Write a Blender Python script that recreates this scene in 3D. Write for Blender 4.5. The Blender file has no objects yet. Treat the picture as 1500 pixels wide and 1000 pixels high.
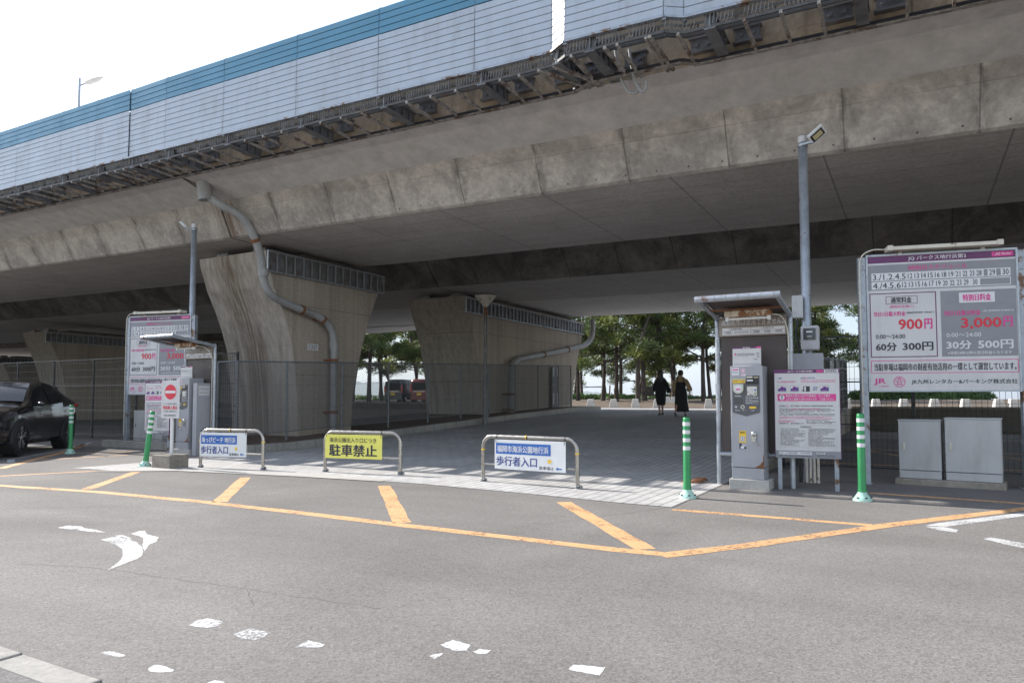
import bpy, math, random
from mathutils import Vector, Matrix
random.seed(7)
scene = bpy.context.scene
COL = scene.collection
R = math.radians

# ------------------------------------------------------------------ camera, sky, sun, exposure
cam_d = bpy.data.cameras.new("camera")
cam_d.sensor_width = 36.0
cam_d.lens = 25.08
cam_d.shift_y = 0.0195
cam_d.clip_start = 0.05
cam_d.clip_end = 60000
cam = bpy.data.objects.new("camera", cam_d)
COL.objects.link(cam)
cam.location = (0, 0, 1.17)
cam.rotation_euler = (R(93.0), 0, 0)
scene.camera = cam

ANG = math.atan2(-0.4917, 0.871)            # the viaduct's own direction (u along it, v away across it)
UX, UY = math.cos(ANG), math.sin(ANG)
SUN_EL = R(37.0)
SUN_AZ = math.atan2(-UY, -UX) + R(-0.6)     # the sun stands at the far left, in line with the viaduct
sd = Vector((math.cos(SUN_AZ)*math.cos(SUN_EL), math.sin(SUN_AZ)*math.cos(SUN_EL), math.sin(SUN_EL)))

world = bpy.data.worlds.new("World")
scene.world = world
world.use_nodes = True
nt = world.node_tree
bg = nt.nodes["Background"]
sky = nt.nodes.new("ShaderNodeTexSky")
sky.sky_type = 'NISHITA'
sky.sun_disc = False
sky.sun_elevation = SUN_EL
sky.sun_rotation = math.atan2(sd.x, sd.y)
sky.air_density = 1.0
sky.dust_density = 0.4
sky.ozone_density = 1.2
hs = nt.nodes.new("ShaderNodeHueSaturation"); hs.inputs["Saturation"].default_value = 0.6      # a hazy, milky spring sky
nt.links.new(sky.outputs[0], hs.inputs["Color"])
# low seaward sky darkened and tinted, added to tone down the bright horizon
geo = nt.nodes.new("ShaderNodeTexCoord"); vd = nt.nodes.new("ShaderNodeVectorMath"); vd.operation = 'DOT_PRODUCT'
nt.links.new(geo.outputs["Generated"], vd.inputs[0]); vd.inputs[1].default_value = (-UY, UX, -1.6)
sea_dim = nt.nodes.new("ShaderNodeMapRange"); sea_dim.interpolation_type = 'SMOOTHSTEP'
sea_dim.inputs["From Min"].default_value = 0.25; sea_dim.inputs["From Max"].default_value = 0.85
nt.links.new(vd.outputs["Value"], sea_dim.inputs["Value"])
mx = nt.nodes.new("ShaderNodeMix"); mx.data_type = 'RGBA'; mx.blend_type = 'MULTIPLY'
nt.links.new(sea_dim.outputs[0], mx.inputs[0]); nt.links.new(hs.outputs[0], mx.inputs[6]); mx.inputs[7].default_value = (.47, .49, .53, 1)
nt.links.new(mx.outputs[2], bg.inputs[0])
bg.inputs[1].default_value = 0.14

sun_d = bpy.data.lights.new("sun", 'SUN')
sun_d.energy = 3.6
sun_d.angle = R(0.55)
sun_d.color = (1.0, 0.955, 0.89)
sun = bpy.data.objects.new("sun", sun_d)
COL.objects.link(sun)
sun.rotation_euler = sd.to_track_quat('Z', 'Y').to_euler()
sun.location = (-30, 20, 40)

scene.cycles.diffuse_bounces = 8
scene.cycles.max_bounces = 14
scene.view_settings.view_transform = 'Standard'
scene.view_settings.look = 'None'
scene.view_settings.exposure = 1.3
scene.view_settings.gamma = 1.0
scene.view_settings.use_curve_mapping = False

# ------------------------------------------------------------------ helpers
def W(u, v, z=0.0):
    return Vector((u*UX - v*UY, u*UY + v*UX, z))

class MB:
    """collects shapes and links them as ONE mesh object"""
    def __init__(s):
        s.v = []; s.f = []; s.m = []; s.sm = []
    def add(s, vs, fs, mi=0, smooth=False):
        b = len(s.v)
        s.v += [tuple(p) for p in vs]
        for f in fs:
            s.f.append(tuple(b+i for i in f)); s.m.append(mi); s.sm.append(smooth)
    def quad(s, a, b, c, d, mi=0):
        s.add([a, b, c, d], [(0, 1, 2, 3)], mi)
    def box(s, x0, x1, y0, y1, z0, z1, mi=0, mat=None):
        vs = [Vector(p) for p in ((x0,y0,z0),(x1,y0,z0),(x1,y1,z0),(x0,y1,z0),(x0,y0,z1),(x1,y0,z1),(x1,y1,z1),(x0,y1,z1))]
        if mat is not None: vs = [mat @ p for p in vs]
        s.add(vs, [(0,3,2,1),(4,5,6,7),(0,1,5,4),(1,2,6,5),(2,3,7,6),(3,0,4,7)], mi)
    def bar(s, p, q, w, h, up=(0,0,1), mi=0):
        """rectangular bar from p to q"""
        p, q = Vector(p), Vector(q); d = (q-p); L = d.length; d.normalize()
        up = Vector(up)
        if abs(d.dot(up)) > .98: up = Vector((0,1,0))
        a = d.cross(up).normalized(); b = a.cross(d).normalized()
        vs = []
        for t in (p, q):
            for i, j in ((-1,-1),(1,-1),(1,1),(-1,1)):
                vs.append(t + a*(i*w/2) + b*(j*h/2))
        s.add(vs, [(3,2,1,0),(4,5,6,7),(0,1,5,4),(1,2,6,5),(2,3,7,6),(3,0,4,7)], mi)
    def prism(s, poly, a, b, axis='x', mi=0, smooth=False):
        """closed polygon extruded along an axis; poly gives the other two coordinates in order"""
        n = len(poly); vs = []
        for t in (a, b):
            for (p, q) in poly:
                vs.append((t,p,q) if axis=='x' else ((p,t,q) if axis=='y' else (p,q,t)))
        fs = [(i, (i+1)%n, n+(i+1)%n, n+i) for i in range(n)]
        s.add(vs, fs, mi, smooth)
        s.add(vs[:n], [tuple(range(n))[::-1]], mi)
        s.add(vs[n:], [tuple(range(n))], mi)
    def tube(s, pts, r, n=10, mi=0, caps=True, smooth=True):
        pts = [Vector(p) for p in pts]
        rs = r if isinstance(r, (list, tuple)) else [r]*len(pts)
        vs = []; prev = None
        for i, p in enumerate(pts):
            if i == 0: d = pts[1]-p
            elif i == len(pts)-1: d = p-pts[i-1]
            else: d = (pts[i+1]-p).normalized() + (p-pts[i-1]).normalized()
            d.normalize()
            if prev is None:
                a = d.orthogonal().normalized()
            else:
                a = (prev - d*prev.dot(d))
                a = a.normalized() if a.length > 1e-6 else d.orthogonal().normalized()
            prev = a; b = d.cross(a)
            for k in range(n):
                t = 2*math.pi*k/n
                vs.append(p + (a*math.cos(t) + b*math.sin(t))*rs[i])
        fs = []
        for i in range(len(pts)-1):
            for k in range(n):
                fs.append((i*n+k, i*n+(k+1)%n, (i+1)*n+(k+1)%n, (i+1)*n+k))
        s.add(vs, fs, mi, smooth)
        if caps:
            s.add(vs[:n], [tuple(range(n))[::-1]], mi)
            s.add(vs[-n:], [tuple(range(n))], mi)
    def lathe(s, prof, n=20, c=(0,0,0), mi=0, smooth=True, axis='z', caps=True):
        vs = []
        for (r, z) in prof:
            for k in range(n):
                t = 2*math.pi*k/n
                if axis == 'z': vs.append((c[0]+r*math.cos(t), c[1]+r*math.sin(t), c[2]+z))
                elif axis == 'y': vs.append((c[0]+r*math.cos(t), c[1]+z, c[2]+r*math.sin(t)))
                else: vs.append((c[0]+z, c[1]+r*math.cos(t), c[2]+r*math.sin(t)))
        fs = []
        for i in range(len(prof)-1):
            for k in range(n):
                fs.append((i*n+k, i*n+(k+1)%n, (i+1)*n+(k+1)%n, (i+1)*n+k))
        s.add(vs, fs, mi, smooth)
        if caps and prof[0][0] > 1e-4: s.add(vs[:n], [tuple(range(n))[::-1]], mi)
        if caps and prof[-1][0] > 1e-4: s.add(vs[-n:], [tuple(range(n))], mi)
    def loft(s, rings, mi=0, smooth=True, closed=True, caps=True):
        n = len(rings[0]); vs = [p for r in rings for p in r]; fs = []
        for i in range(len(rings)-1):
            for k in range(n if closed else n-1):
                fs.append((i*n+k, i*n+(k+1)%n, (i+1)*n+(k+1)%n, (i+1)*n+k))
        s.add(vs, fs, mi, smooth)
        if caps and closed:
            s.add(rings[0], [tuple(range(n))[::-1]], mi); s.add(rings[-1], [tuple(range(n))], mi)
    def build(s, name, mats, parent=None, bevel=0, uvframe=False, seg=2, subd=0):
        me = bpy.data.meshes.new(name)
        me.from_pydata(s.v, [], s.f)
        if not isinstance(mats, (list, tuple)): mats = [mats]
        for m in mats: me.materials.append(m)
        me.polygons.foreach_set("material_index", s.m)
        me.polygons.foreach_set("use_smooth", s.sm)
        me.update()
        o = bpy.data.objects.new(name, me)
        COL.objects.link(o)
        if parent: o.parent = parent
        elif uvframe: o.rotation_euler = (0, 0, ANG)
        if bevel:
            b = o.modifiers.new("bevel", 'BEVEL'); b.width = bevel; b.segments = seg
            b.limit_method = 'ANGLE'; b.angle_limit = R(40)
        if subd:
            b = o.modifiers.new("subd", 'SUBSURF'); b.levels = subd; b.render_levels = subd
        return o

def tag(o, label, cat, group=None):
    o["label"] = label; o["category"] = cat
    if group: o["group"] = group
    return o
def thing(name, label, cat, u, v, z=0.0, rot=0.0, group=None):
    o = bpy.data.objects.new(name, None); COL.objects.link(o)
    o.empty_display_size = .2
    o.location = W(u, v, z); o.rotation_euler = (0, 0, ANG+rot)
    return tag(o, label, cat, group)
def struct(o):
    o["kind"] = "structure"; return o
def copy_tree(o, parent=None):
    c = o.copy(); COL.objects.link(c)
    if parent: c.parent = parent
    for ch in [x for x in COL.objects if x.parent == o]:
        copy_tree(ch, c)
    return c

# ------------------------------------------------------------------ materials
def ND(nt, t, **kw):
    n = nt.nodes.new(t)
    for k, v in kw.items(): setattr(n, k, v)
    return n
def base_mat(name):
    m = bpy.data.materials.new(name); m.use_nodes = True
    return m, m.node_tree, m.node_tree.nodes["Principled BSDF"]
def c4(c): return (c[0], c[1], c[2], 1.0)
def noise(nt, scale, detail=4, rough=.55, coord=None, vec_scale=None, dist=0.0):
    n = ND(nt, "ShaderNodeTexNoise"); n.inputs["Scale"].default_value = scale
    n.inputs["Detail"].default_value = detail; n.inputs["Roughness"].default_value = rough
    n.inputs["Distortion"].default_value = dist
    if coord is not None:
        if vec_scale:
            mp = ND(nt, "ShaderNodeMapping"); mp.inputs["Scale"].default_value = vec_scale
            nt.links.new(coord, mp.inputs[0]); coord = mp.outputs[0]
        nt.links.new(coord, n.inputs["Vector"])
    return n.outputs[0]
def ramp(nt, fac, stops):
    r = ND(nt, "ShaderNodeValToRGB")
    e = r.color_ramp.elements
    while len(e) < len(stops): e.new(.5)
    for i, (p, c) in enumerate(stops):
        e[i].position = p; e[i].color = (c, c, c, 1) if isinstance(c, (int, float)) else c4(c)
    nt.links.new(fac, r.inputs[0])
    return r.outputs[0]
def mix(nt, fac, a, b, mode='MIX'):
    n = ND(nt, "ShaderNodeMix", data_type='RGBA', blend_type=mode)
    for sock, val in ((n.inputs[0], fac), (n.inputs[6], a), (n.inputs[7], b)):
        if hasattr(val, "is_linked"): nt.links.new(val, sock)
        elif isinstance(val, (int, float)): sock.default_value = val
        else: sock.default_value = c4(val)
    return n.outputs[2]
def mth(nt, op, a, b=None):
    n = ND(nt, "ShaderNodeMath", operation=op)
    for i, val in enumerate((a, b)):
        if val is None: continue
        if isinstance(val, (int, float)): n.inputs[i].default_value = val
        else: nt.links.new(val, n.inputs[i])
    return n.outputs[0]
def lines(nt, comp, spacing, width):
    """1 on thin lines every `spacing` metres of one coordinate"""
    p = mth(nt, 'PINGPONG', comp, spacing/2)
    return mth(nt, 'LESS_THAN', p, width/2)
def bump(nt, bs, h, strength=.3, dist=.01):
    b = ND(nt, "ShaderNodeBump"); b.inputs["Strength"].default_value = strength; b.inputs["Distance"].default_value = dist
    nt.links.new(h, b.inputs["Height"]); nt.links.new(b.outputs[0], bs.inputs["Normal"])

def plain(name, col, rough=.5, metal=0.0, var=.12, scale=6.0, spec=None, rust=0.0, rustcol=(.16,.06,.025), dirt=0.0):
    m, nt, bs = base_mat(name)
    co = ND(nt, "ShaderNodeTexCoord").outputs["Object"]
    f = noise(nt, scale, 5, .6, co)
    lo = [max(0, x*(1-var)) for x in col]; hi = [min(1, x*(1+var)) for x in col]
    c = ramp(nt, f, [(.3, tuple(lo)), (.7, tuple(hi))])
    if dirt:
        d = noise(nt, 3.0, 6, .7, co, (1.5, 1.5, .35))
        c = mix(nt, ramp(nt, d, [(.48, 0.0), (.75, dirt)]), c, (.16, .13, .10))
    if rust:
        rn = noise(nt, 4.5, 7, .7, co)
        rf = ramp(nt, rn, [(.62-rust*.3, 0.0), (.68-rust*.3, 1.0)])
        c = mix(nt, rf, c, rustcol)
    nt.links.new(c, bs.inputs["Base Color"])
    r2 = ramp(nt, noise(nt, scale*2.3, 4, .6, co), [(.3, max(0, rough-.08)), (.7, min(1, rough+.1))])
    nt.links.new(r2, bs.inputs["Roughness"])
    bs.inputs["Metallic"].default_value = metal
    if spec is not None: bs.inputs["Specular IOR Level"].default_value = spec
    return m

def concrete(name, col, dark, patch=.6, streak=.4, u_lines=None, v_lines=None, z_lines=None, light=None, fine=14, rust=None, holes=None, drips=0.0, boards=0.0, pscale=.9, soft=.07, bmp=.35):
    m, nt, bs = base_mat(name)
    co = ND(nt, "ShaderNodeTexCoord").outputs["Object"]
    sep = ND(nt, "ShaderNodeSeparateXYZ"); nt.links.new(co, sep.inputs[0])
    X, Y, Z = sep.outputs
    big = noise(nt, pscale, 11, .72, co, dist=.5)
    c = mix(nt, ramp(nt, big, [(.47-soft, 0.0), (.53+soft, patch)]), col, dark)
    if light:
        c = mix(nt, ramp(nt, noise(nt, 1.7, 9, .72, co), [(.52, 0.0), (.72, .7)]), c, light)
    fn = noise(nt, fine, 8, .7, co)
    c = mix(nt, .55, c, ramp(nt, fn, [(.25, (.55,.55,.55)), (.75, (1.35,1.35,1.35))]), 'MULTIPLY')
    if streak:
        st = noise(nt, 1.0, 6, .6, co, (3.2, 3.2, .13))
        c = mix(nt, ramp(nt, st, [(.5, 0.0), (.75, streak)]), c, tuple(x*.45 for x in dark))
    if boards:
        bn = noise(nt, 1.0, 2, .4, co, (9.0, 9.0, .02))
        c = mix(nt, boards, c, ramp(nt, bn, [(.35, (.62,.6,.57)), (.65, (1.2,1.2,1.2))]), 'MULTIPLY')
    if rust:
        u0, w, rc = rust
        d = mth(nt, 'ABSOLUTE', mth(nt, 'SUBTRACT', X, u0))
        wob = noise(nt, 1.0, 6, .65, co, (5.0, .8, .25))
        dd = mth(nt, 'ADD', mth(nt, 'DIVIDE', d, w), mth(nt, 'MULTIPLY', mth(nt, 'SUBTRACT', wob, .5), 2.2))
        sk = ramp(nt, noise(nt, 1.0, 5, .6, co, (16.0, 3.0, .10)), [(.38, .15), (.6, 1.0)])
        c = mix(nt, mth(nt, 'MULTIPLY', sk, ramp(nt, dd, [(.1, .85), (1.0, 0.0)])), c, rc)
    if drips:
        pj = mth(nt, 'PINGPONG', X, u_lines[0]/2)
        dn = noise(nt, 1.0, 6, .65, co, (7.0, 5.0, .35))
        dm = mth(nt, 'MULTIPLY', ramp(nt, pj, [(0.0, 1.0), (.22, 0.0)]), ramp(nt, dn, [(.42, 0.0), (.62, 1.0)]))
        c = mix(nt, mth(nt, 'MULTIPLY', dm, drips), c, tuple(x*.5 for x in dark))
    if holes:
        hx = mth(nt, 'PINGPONG', X, holes[0]/2); hz_ = mth(nt, 'SUBTRACT', Z, holes[1])
        hd_ = mth(nt, 'SQRT', mth(nt, 'ADD', mth(nt, 'MULTIPLY', hx, hx), mth(nt, 'MULTIPLY', hz_, hz_)))
        c = mix(nt, mth(nt, 'MULTIPLY', mth(nt, 'LESS_THAN', hd_, .015), .8), c, (.05,.045,.04))
    hsum = fn
    for comp, spec_ in ((X, u_lines), (Y, v_lines), (Z, z_lines)):
        if spec_:
            L = lines(nt, comp, spec_[0], spec_[1])
            c = mix(nt, mth(nt, 'MULTIPLY', L, .55), c, tuple(x*.35 for x in dark))
            hsum = mth(nt, 'SUBTRACT', hsum, mth(nt, 'MULTIPLY', L, .8))
    nt.links.new(c, bs.inputs["Base Color"])
    bs.inputs["Roughness"].default_value = .88
    bs.inputs["Specular IOR Level"].default_value = .25
    bump(nt, bs, hsum, bmp, .012)
    return m

def asphalt(name, base, grain=1.0, rough=.85):
    m, nt, bs = base_mat(name)
    co = ND(nt, "ShaderNodeTexCoord").outputs["Object"]
    big = noise(nt, .35, 6, .62, co, dist=.6)
    c = mix(nt, ramp(nt, big, [(.35, 0.0), (.68, 1.0)]), tuple(x*.80 for x in base), tuple(x*1.14 for x in base))
    wear = noise(nt, .8, 7, .65, co, (.12, 1.1, 1))
    c = mix(nt, ramp(nt, wear, [(.42, 0.0), (.70, .42)]), c, tuple(x*.66 for x in base))
    lt = noise(nt, .45, 5, .6, co, (.3, 1.0, 1))
    c = mix(nt, ramp(nt, lt, [(.52, 0.0), (.68, .25)]), c, tuple(min(1, x*1.15) for x in base))
    vo = ND(nt, "ShaderNodeTexVoronoi"); vo.inputs["Scale"].default_value = 95; nt.links.new(co, vo.inputs["Vector"])
    g1 = ramp(nt, vo.outputs["Color"], [(.05, (.45,.45,.45)), (.55, (.95,.95,.95)), (.92, (1.25,1.23,1.2)), (.985, (1.9,1.87,1.8))])
    c = mix(nt, .6*grain, c, g1, 'MULTIPLY')
    g2 = ramp(nt, noise(nt, 240, 2, .6, co), [(.3, (.7,.7,.7)), (.7, (1.3,1.3,1.3))])
    c = mix(nt, .6*grain, c, g2, 'MULTIPLY')
    sp = noise(nt, 5.0, 8, .75, co)
    c = mix(nt, ramp(nt, sp, [(.68, 0.0), (.74, .45)]), c, tuple(x*.5 for x in base))
    nt.links.new(c, bs.inputs["Base Color"])
    bs.inputs["Roughness"].default_value = rough
    bs.inputs["Specular IOR Level"].default_value = .12
    bump(nt, bs, vo.outputs["Distance"], .22, .005)
    return m

def paint(name, col, wear=.5, scale=14):
    """road paint worn through to the asphalt"""
    m, nt, bs = base_mat(name)
    co = ND(nt, "ShaderNodeTexCoord").outputs["Object"]
    n1 = noise(nt, scale, 9, .78, co); n2 = noise(nt, 2.2, 4, .6, co)
    s = mth(nt, 'ADD', n1, mth(nt, 'MULTIPLY', mth(nt, 'SUBTRACT', n2, .5), .5))
    mask = ramp(nt, s, [(.24+wear*.25, 0.0), (.40+wear*.25, 1.0)])
    c = mix(nt, ramp(nt, noise(nt, 7, 5, .6, co), [(.3, 0.0), (.75, .5)]), col, tuple(x*.72 for x in col))
    nt.links.new(c, bs.inputs["Base Color"]); bs.inputs["Roughness"].default_value = .7
    tr = ND(nt, "ShaderNodeBsdfTransparent"); mx = ND(nt, "ShaderNodeMixShader")
    out = nt.nodes["Material Output"]
    nt.links.new(mask, mx.inputs[0]); nt.links.new(tr.outputs[0], mx.inputs[1]); nt.links.new(bs.outputs[0], mx.inputs[2])
    nt.links.new(mx.outputs[0], out.inputs[0])
    return m

def pavers(name):
    m, nt, bs = base_mat(name)
    co = ND(nt, "ShaderNodeTexCoord").outputs["Object"]
    mp = ND(nt, "ShaderNodeMapping"); mp.inputs["Rotation"].default_value = (0, 0, R(90)); nt.links.new(co, mp.inputs[0])
    b = ND(nt, "ShaderNodeTexBrick"); nt.links.new(mp.outputs[0], b.inputs["Vector"])
    b.inputs["Scale"].default_value = 1.0; b.inputs["Brick Width"].default_value = .40; b.inputs["Row Height"].default_value = .145
    b.inputs["Mortar Size"].default_value = .007; b.inputs["Mortar Smooth"].default_value = .1; b.inputs["Bias"].default_value = .1
    b.inputs["Color1"].default_value = (.40,.39,.38,1); b.inputs["Color2"].default_value = (.48,.47,.46,1); b.inputs["Mortar"].default_value = (.11,.10,.095,1)
    c = b.outputs["Color"]
    big = noise(nt, .5, 7, .65, co)
    c = mix(nt, ramp(nt, big, [(.38, 0.0), (.7, .45)]), c, (.16,.155,.15))
    c = mix(nt, .5, c, ramp(nt, noise(nt, 40, 6, .7, co), [(.3, (.7,.7,.7)), (.7, (1.25,1.25,1.25))]), 'MULTIPLY')
    nt.links.new(c, bs.inputs["Base Color"]); bs.inputs["Roughness"].default_value = .72
    bs.inputs["Specular IOR Level"].default_value = .35
    bump(nt, bs, mth(nt, 'SUBTRACT', 1.0, b.outputs["Fac"]), .5, .006)
    return m

def leaf(name, col, var=.5, trans=.25):
    m, nt, bs = base_mat(name)
    oi = ND(nt, "ShaderNodeTexCoord").outputs["Object"]
    n1 = noise(nt, 1.1, 3, .5, oi); n2 = noise(nt, 9, 2, .5, oi)
    c = ramp(nt, mth(nt, 'ADD', mth(nt, 'MULTIPLY', n1, .6), mth(nt, 'MULTIPLY', n2, .4)),
             [(.3, tuple(x*(1-var) for x in col)), (.5, col), (.7, (min(1,col[0]*(1+var*1.6)), col[1]*(1+var), col[2]*(1+var*.3)))])
    nt.links.new(c, bs.inputs["Base Color"]); bs.inputs["Roughness"].default_value = .55
    t = ND(nt, "ShaderNodeBsdfTranslucent"); nt.links.new(c, t.inputs[0])
    mx = ND(nt, "ShaderNodeMixShader"); mx.inputs[0].default_value = trans
    nt.links.new(bs.outputs[0], mx.inputs[1]); nt.links.new(t.outputs[0], mx.inputs[2])
    nt.links.new(mx.outputs[0], nt.nodes["Material Output"].inputs[0])
    return m

M = {}
M['asphalt'] = asphalt("asphalt", (.202, .190, .179))
M['asphalt_old'] = asphalt("asphalt_old", (.19, .183, .175))
M['pavers'] = pavers("pavers")
M['conc_web'] = concrete("concrete_web", (.36,.325,.28), (.165,.15,.135), .85, .25, u_lines=(1.7,.035), light=(.44,.40,.35))
M['conc_soffit'] = concrete("concrete_soffit", (.54,.505,.465), (.40,.37,.335), .6, 0, u_lines=(2.4,.03), v_lines=(.62,.018))
M['conc_cant'] = concrete("concrete_cantilever", (.52,.49,.465), (.47,.445,.42), .3, .08, light=(.56,.525,.49), fine=3)
M['conc_pier'] = concrete("concrete_pier", (.40,.345,.29), (.30,.255,.21), .45, .35, z_lines=(1.8,.02), boards=.28, bmp=.12, soft=.16)
M['conc_pier_front'] = concrete("concrete_pier_front", (.37,.325,.28), (.27,.235,.195), .35, .6, boards=.35, rust=(1.05,.7,(.115,.075,.045)), fine=30, bmp=.12, soft=.16)
M['conc_fascia'] = concrete("concrete_fascia", (.46,.37,.27), (.26,.20,.14), .6, .85, u_lines=(2.0,.03))
M['conc_dark'] = concrete("concrete_dark", (.16,.145,.125), (.09,.08,.07), .6, .5, u_lines=(2.0,.02))
M['conc_old'] = concrete("concrete_old", (.30,.27,.23), (.13,.11,.09), .7, .2, fine=22)
M['conc_light'] = concrete("concrete_light", (.42,.405,.38), (.31,.29,.27), .5, .1, fine=30)
M['kerb'] = concrete("kerb_concrete", (.36,.345,.315), (.23,.22,.20), .6, .2, v_lines=(.6,.02), fine=25)
M['soil'] = plain("soil", (.11,.075,.055), .95, var=.4, scale=9)
M['dirt'] = plain("dirt", (.10,.072,.048), .95, var=.35, scale=2.2)
M['galv'] = plain("galvanised_steel", (.36,.385,.42), .42, .55, var=.18, scale=9, rust=.06)
M['galv_dull'] = plain("dull_galvanised_wire", (.15,.16,.17), .6, .0, var=.2, scale=9)
M['galv_rust'] = plain("galvanised_steel_rusty", (.33,.36,.40), .5, .5, var=.18, scale=9, rust=.24, rustcol=(.15,.085,.05))
M['steel'] = plain("stainless_steel", (.36,.34,.315), .27, .9, var=.06, scale=5)
M['steel_dk'] = plain("grey_steel", (.17,.17,.175), .55, .4, var=.3, scale=5, rust=.12, rustcol=(.12,.075,.05))
M['steel_rust'] = plain("rusty_channel_steel", (.29,.265,.24), .6, .2, var=.45, scale=14, rust=.3, rustcol=(.12,.075,.05))
M['black_m'] = plain("black_coated_steel", (.014,.014,.018), .45, .1, var=.2)
M['black'] = plain("black_plastic", (.012,.012,.013), .5, var=.2)
M['white_s'] = plain("white_sign_sheet", (.56,.545,.545), .4, var=.04, scale=3, dirt=.18)
M['white'] = plain("white_paint", (.66,.66,.66), .45, var=.05)
M['cream'] = plain("cream_enamel", (.58,.54,.46), .5, var=.12, rust=.12)
M['cream_rust'] = plain("rusty_enamel", (.55,.48,.38), .55, var=.2, rust=.45, rustcol=(.22,.09,.03))
M['grey_s'] = plain("grey_sign_sheet", (.23,.23,.25), .45, var=.06)
M['purple'] = plain("purple_print", (.115,.022,.105), .45, var=.06)
M['pink'] = plain("pink_print", (.62,.045,.25), .45, var=.06)
M['red'] = plain("red_print", (.62,.02,.05), .45, var=.05)
M['ink'] = plain("dark_ink", (.03,.025,.04), .5, var=.1)
M['white_i'] = plain("white_ink", (.64,.63,.64), .5, var=.03)
M['grey_i'] = plain("grey_ink", (.42,.41,.42), .5, var=.1)
M['blue'] = plain("blue_print", (.018,.11,.40), .4, var=.06)
M['navy'] = plain("navy_print", (.02,.04,.22), .4, var=.06)
M['yellow'] = plain("yellow_sign", (.70,.66,.13), .45, var=.05)
M['yellow_p'] = plain("yellow_plastic", (.75,.48,.03), .45, var=.08)
M['green'] = plain("green_resin", (.022,.24,.075), .38, var=.10, scale=4)
M['mint'] = plain("mint_resin", (.36,.56,.47), .5, var=.15)
M['brown_p'] = plain("brown_steel_sheet", (.062,.048,.045), .5, .1, var=.12, scale=3)
M['taupe'] = plain("taupe_sheet", (.23,.195,.165), .5, var=.08)
M['grey_m'] = plain("grey_painted_steel", (.33,.33,.355), .42, .05, var=.06, scale=3, dirt=.2)
M['grey_mr'] = plain("rust_patch", (.13,.045,.025), .8, var=.4, scale=20)
M['lgrey_m'] = plain("pale_grey_cabinet", (.40,.40,.40), .42, var=.05, scale=2, dirt=.3)
M['rust'] = plain("rust", (.20,.085,.04), .8, .1, var=.4, scale=20)
M['pipe'] = plain("grey_pvc_pipe", (.29,.29,.29), .5, var=.15, scale=3, dirt=.5)
M['wall_w'] = plain("white_wall_panel", (.385,.43,.495), .45, .0, var=.05, scale=.8, dirt=.30)
M['wall_b'] = plain("blue_wall_panel", (.065,.215,.33), .45, .0, var=.10, scale=.8, dirt=.12)
M['orange'] = paint("orange_road_paint", (.61,.345,.165), .34, 22)
M['whitep'] = paint("white_road_paint", (.51,.505,.50), .38, 45)
M['whitep2'] = paint("worn_white_road_paint", (.78,.78,.77), .58, 9)
M['tar'] = plain("crack_filler", (.105,.095,.088), .9, var=.3, scale=30)
M['bark'] = concrete("pine_bark", (.10,.08,.068), (.045,.036,.03), .8, .4, fine=9)
M['needle'] = leaf("pine_needles", (.080,.118,.030), .5)
M['needle2'] = leaf("pale_pine_needles", (.14,.17,.035), .5)
M['hedge'] = leaf("hedge_leaves", (.06,.125,.022), .5)
M['glass'] = plain("dark_glass", (.012,.013,.015), .06, var=.05)
M['lens'] = plain("lamp_lens", (.50,.43,.25), .3, var=.05)
M['stone'] = plain("pale_granite", (.58,.56,.53), .8, var=.15, scale=25)
M['wood'] = plain("weathered_wood", (.16,.11,.075), .85, var=.3, scale=12)
CONDUIT = [[(-3.85,10.0,6.5),(-3.78,10.0,6.12),(-3.72,10.0,5.92),(-3.62,10.0,5.76),(-3.49,10.0,5.74),(-3.46,10.0,5.86)],
           [(-3.6,9.95,6.4),(-3.55,9.95,6.04),(-3.49,9.95,5.84),(-3.41,9.95,5.71),(-3.35,9.95,5.74),(-3.34,9.95,5.86)]]
LAMP = (-33.0, 18.12, 7.69); LAMPH = 8.15
PIPE1 = [(-14.12,10.66,5.86),(-13.86,10.9,5.64),(-13.62,11.25,5.42),(-13.58,11.56,5.06),(-13.64,11.85,4.6),(-13.68,11.98,4.1),(-13.68,12.22,3.72),(-13.68,12.97,3.5),(-13.68,13.8,3.35),(-13.68,14.22,3.12),(-13.68,14.4,2.72),(-13.68,14.42,1.5),(-13.68,14.42,.2)]
PC1 = [((-13.60,11.62,4.98),(-13.605,11.66,4.91),1),((-13.68,13.2,3.465),(-13.68,13.28,3.45),0),((-13.68,13.96,3.29),(-13.68,14.02,3.25),0),((-13.68,14.42,2.25),(-13.68,14.42,2.17),0),((-13.68,14.42,.85),(-13.68,14.42,.77),0)]
PCUP1 = [((-14.16,10.62,6.16),(-14.12,10.66,5.74),.165),((-13.67,11.96,4.32),(-13.68,11.98,4.14),.125),((-13.68,14.41,2.72),(-13.68,14.42,2.5),.12)]
PIPE2 = [(-13.5,31.85,5.0),(-13.5,31.82,4.3),(-13.58,31.4,3.82),(-13.6,30.5,3.6),(-13.6,27.8,3.18),(-13.6,25.1,2.80),(-13.6,24.35,2.62),(-13.6,24.03,2.25),(-13.6,23.98,1.5),(-13.6,23.98,.5)]
PC2 = [((-13.6,29.2,3.40),(-13.6,29.1,3.385),0),((-13.6,26.8,3.04),(-13.6,26.7,3.025),0),((-13.6,23.98,1.4),(-13.6,23.98,1.3),0),((-13.6,23.98,.8),(-13.6,23.98,.7),0)]
CARPOS = (-11.10, 15.55, .03, math.atan2(-.97, .24), -.012)
# ------------------------------------------------------------------ ground, road, plaza, sea, hills
def interp(x, xs, ys):
    if x <= xs[0]: return ys[0]
    for i in range(1, len(xs)):
        if x <= xs[i]:
            t = (x-xs[i-1])/(xs[i]-xs[i-1]); return ys[i-1]*(1-t)+ys[i]*t
    return ys[-1]
def plaza_z(v): return interp(v, [12, 22.4, 28, 60], [0, .45, .66, .66])

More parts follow.
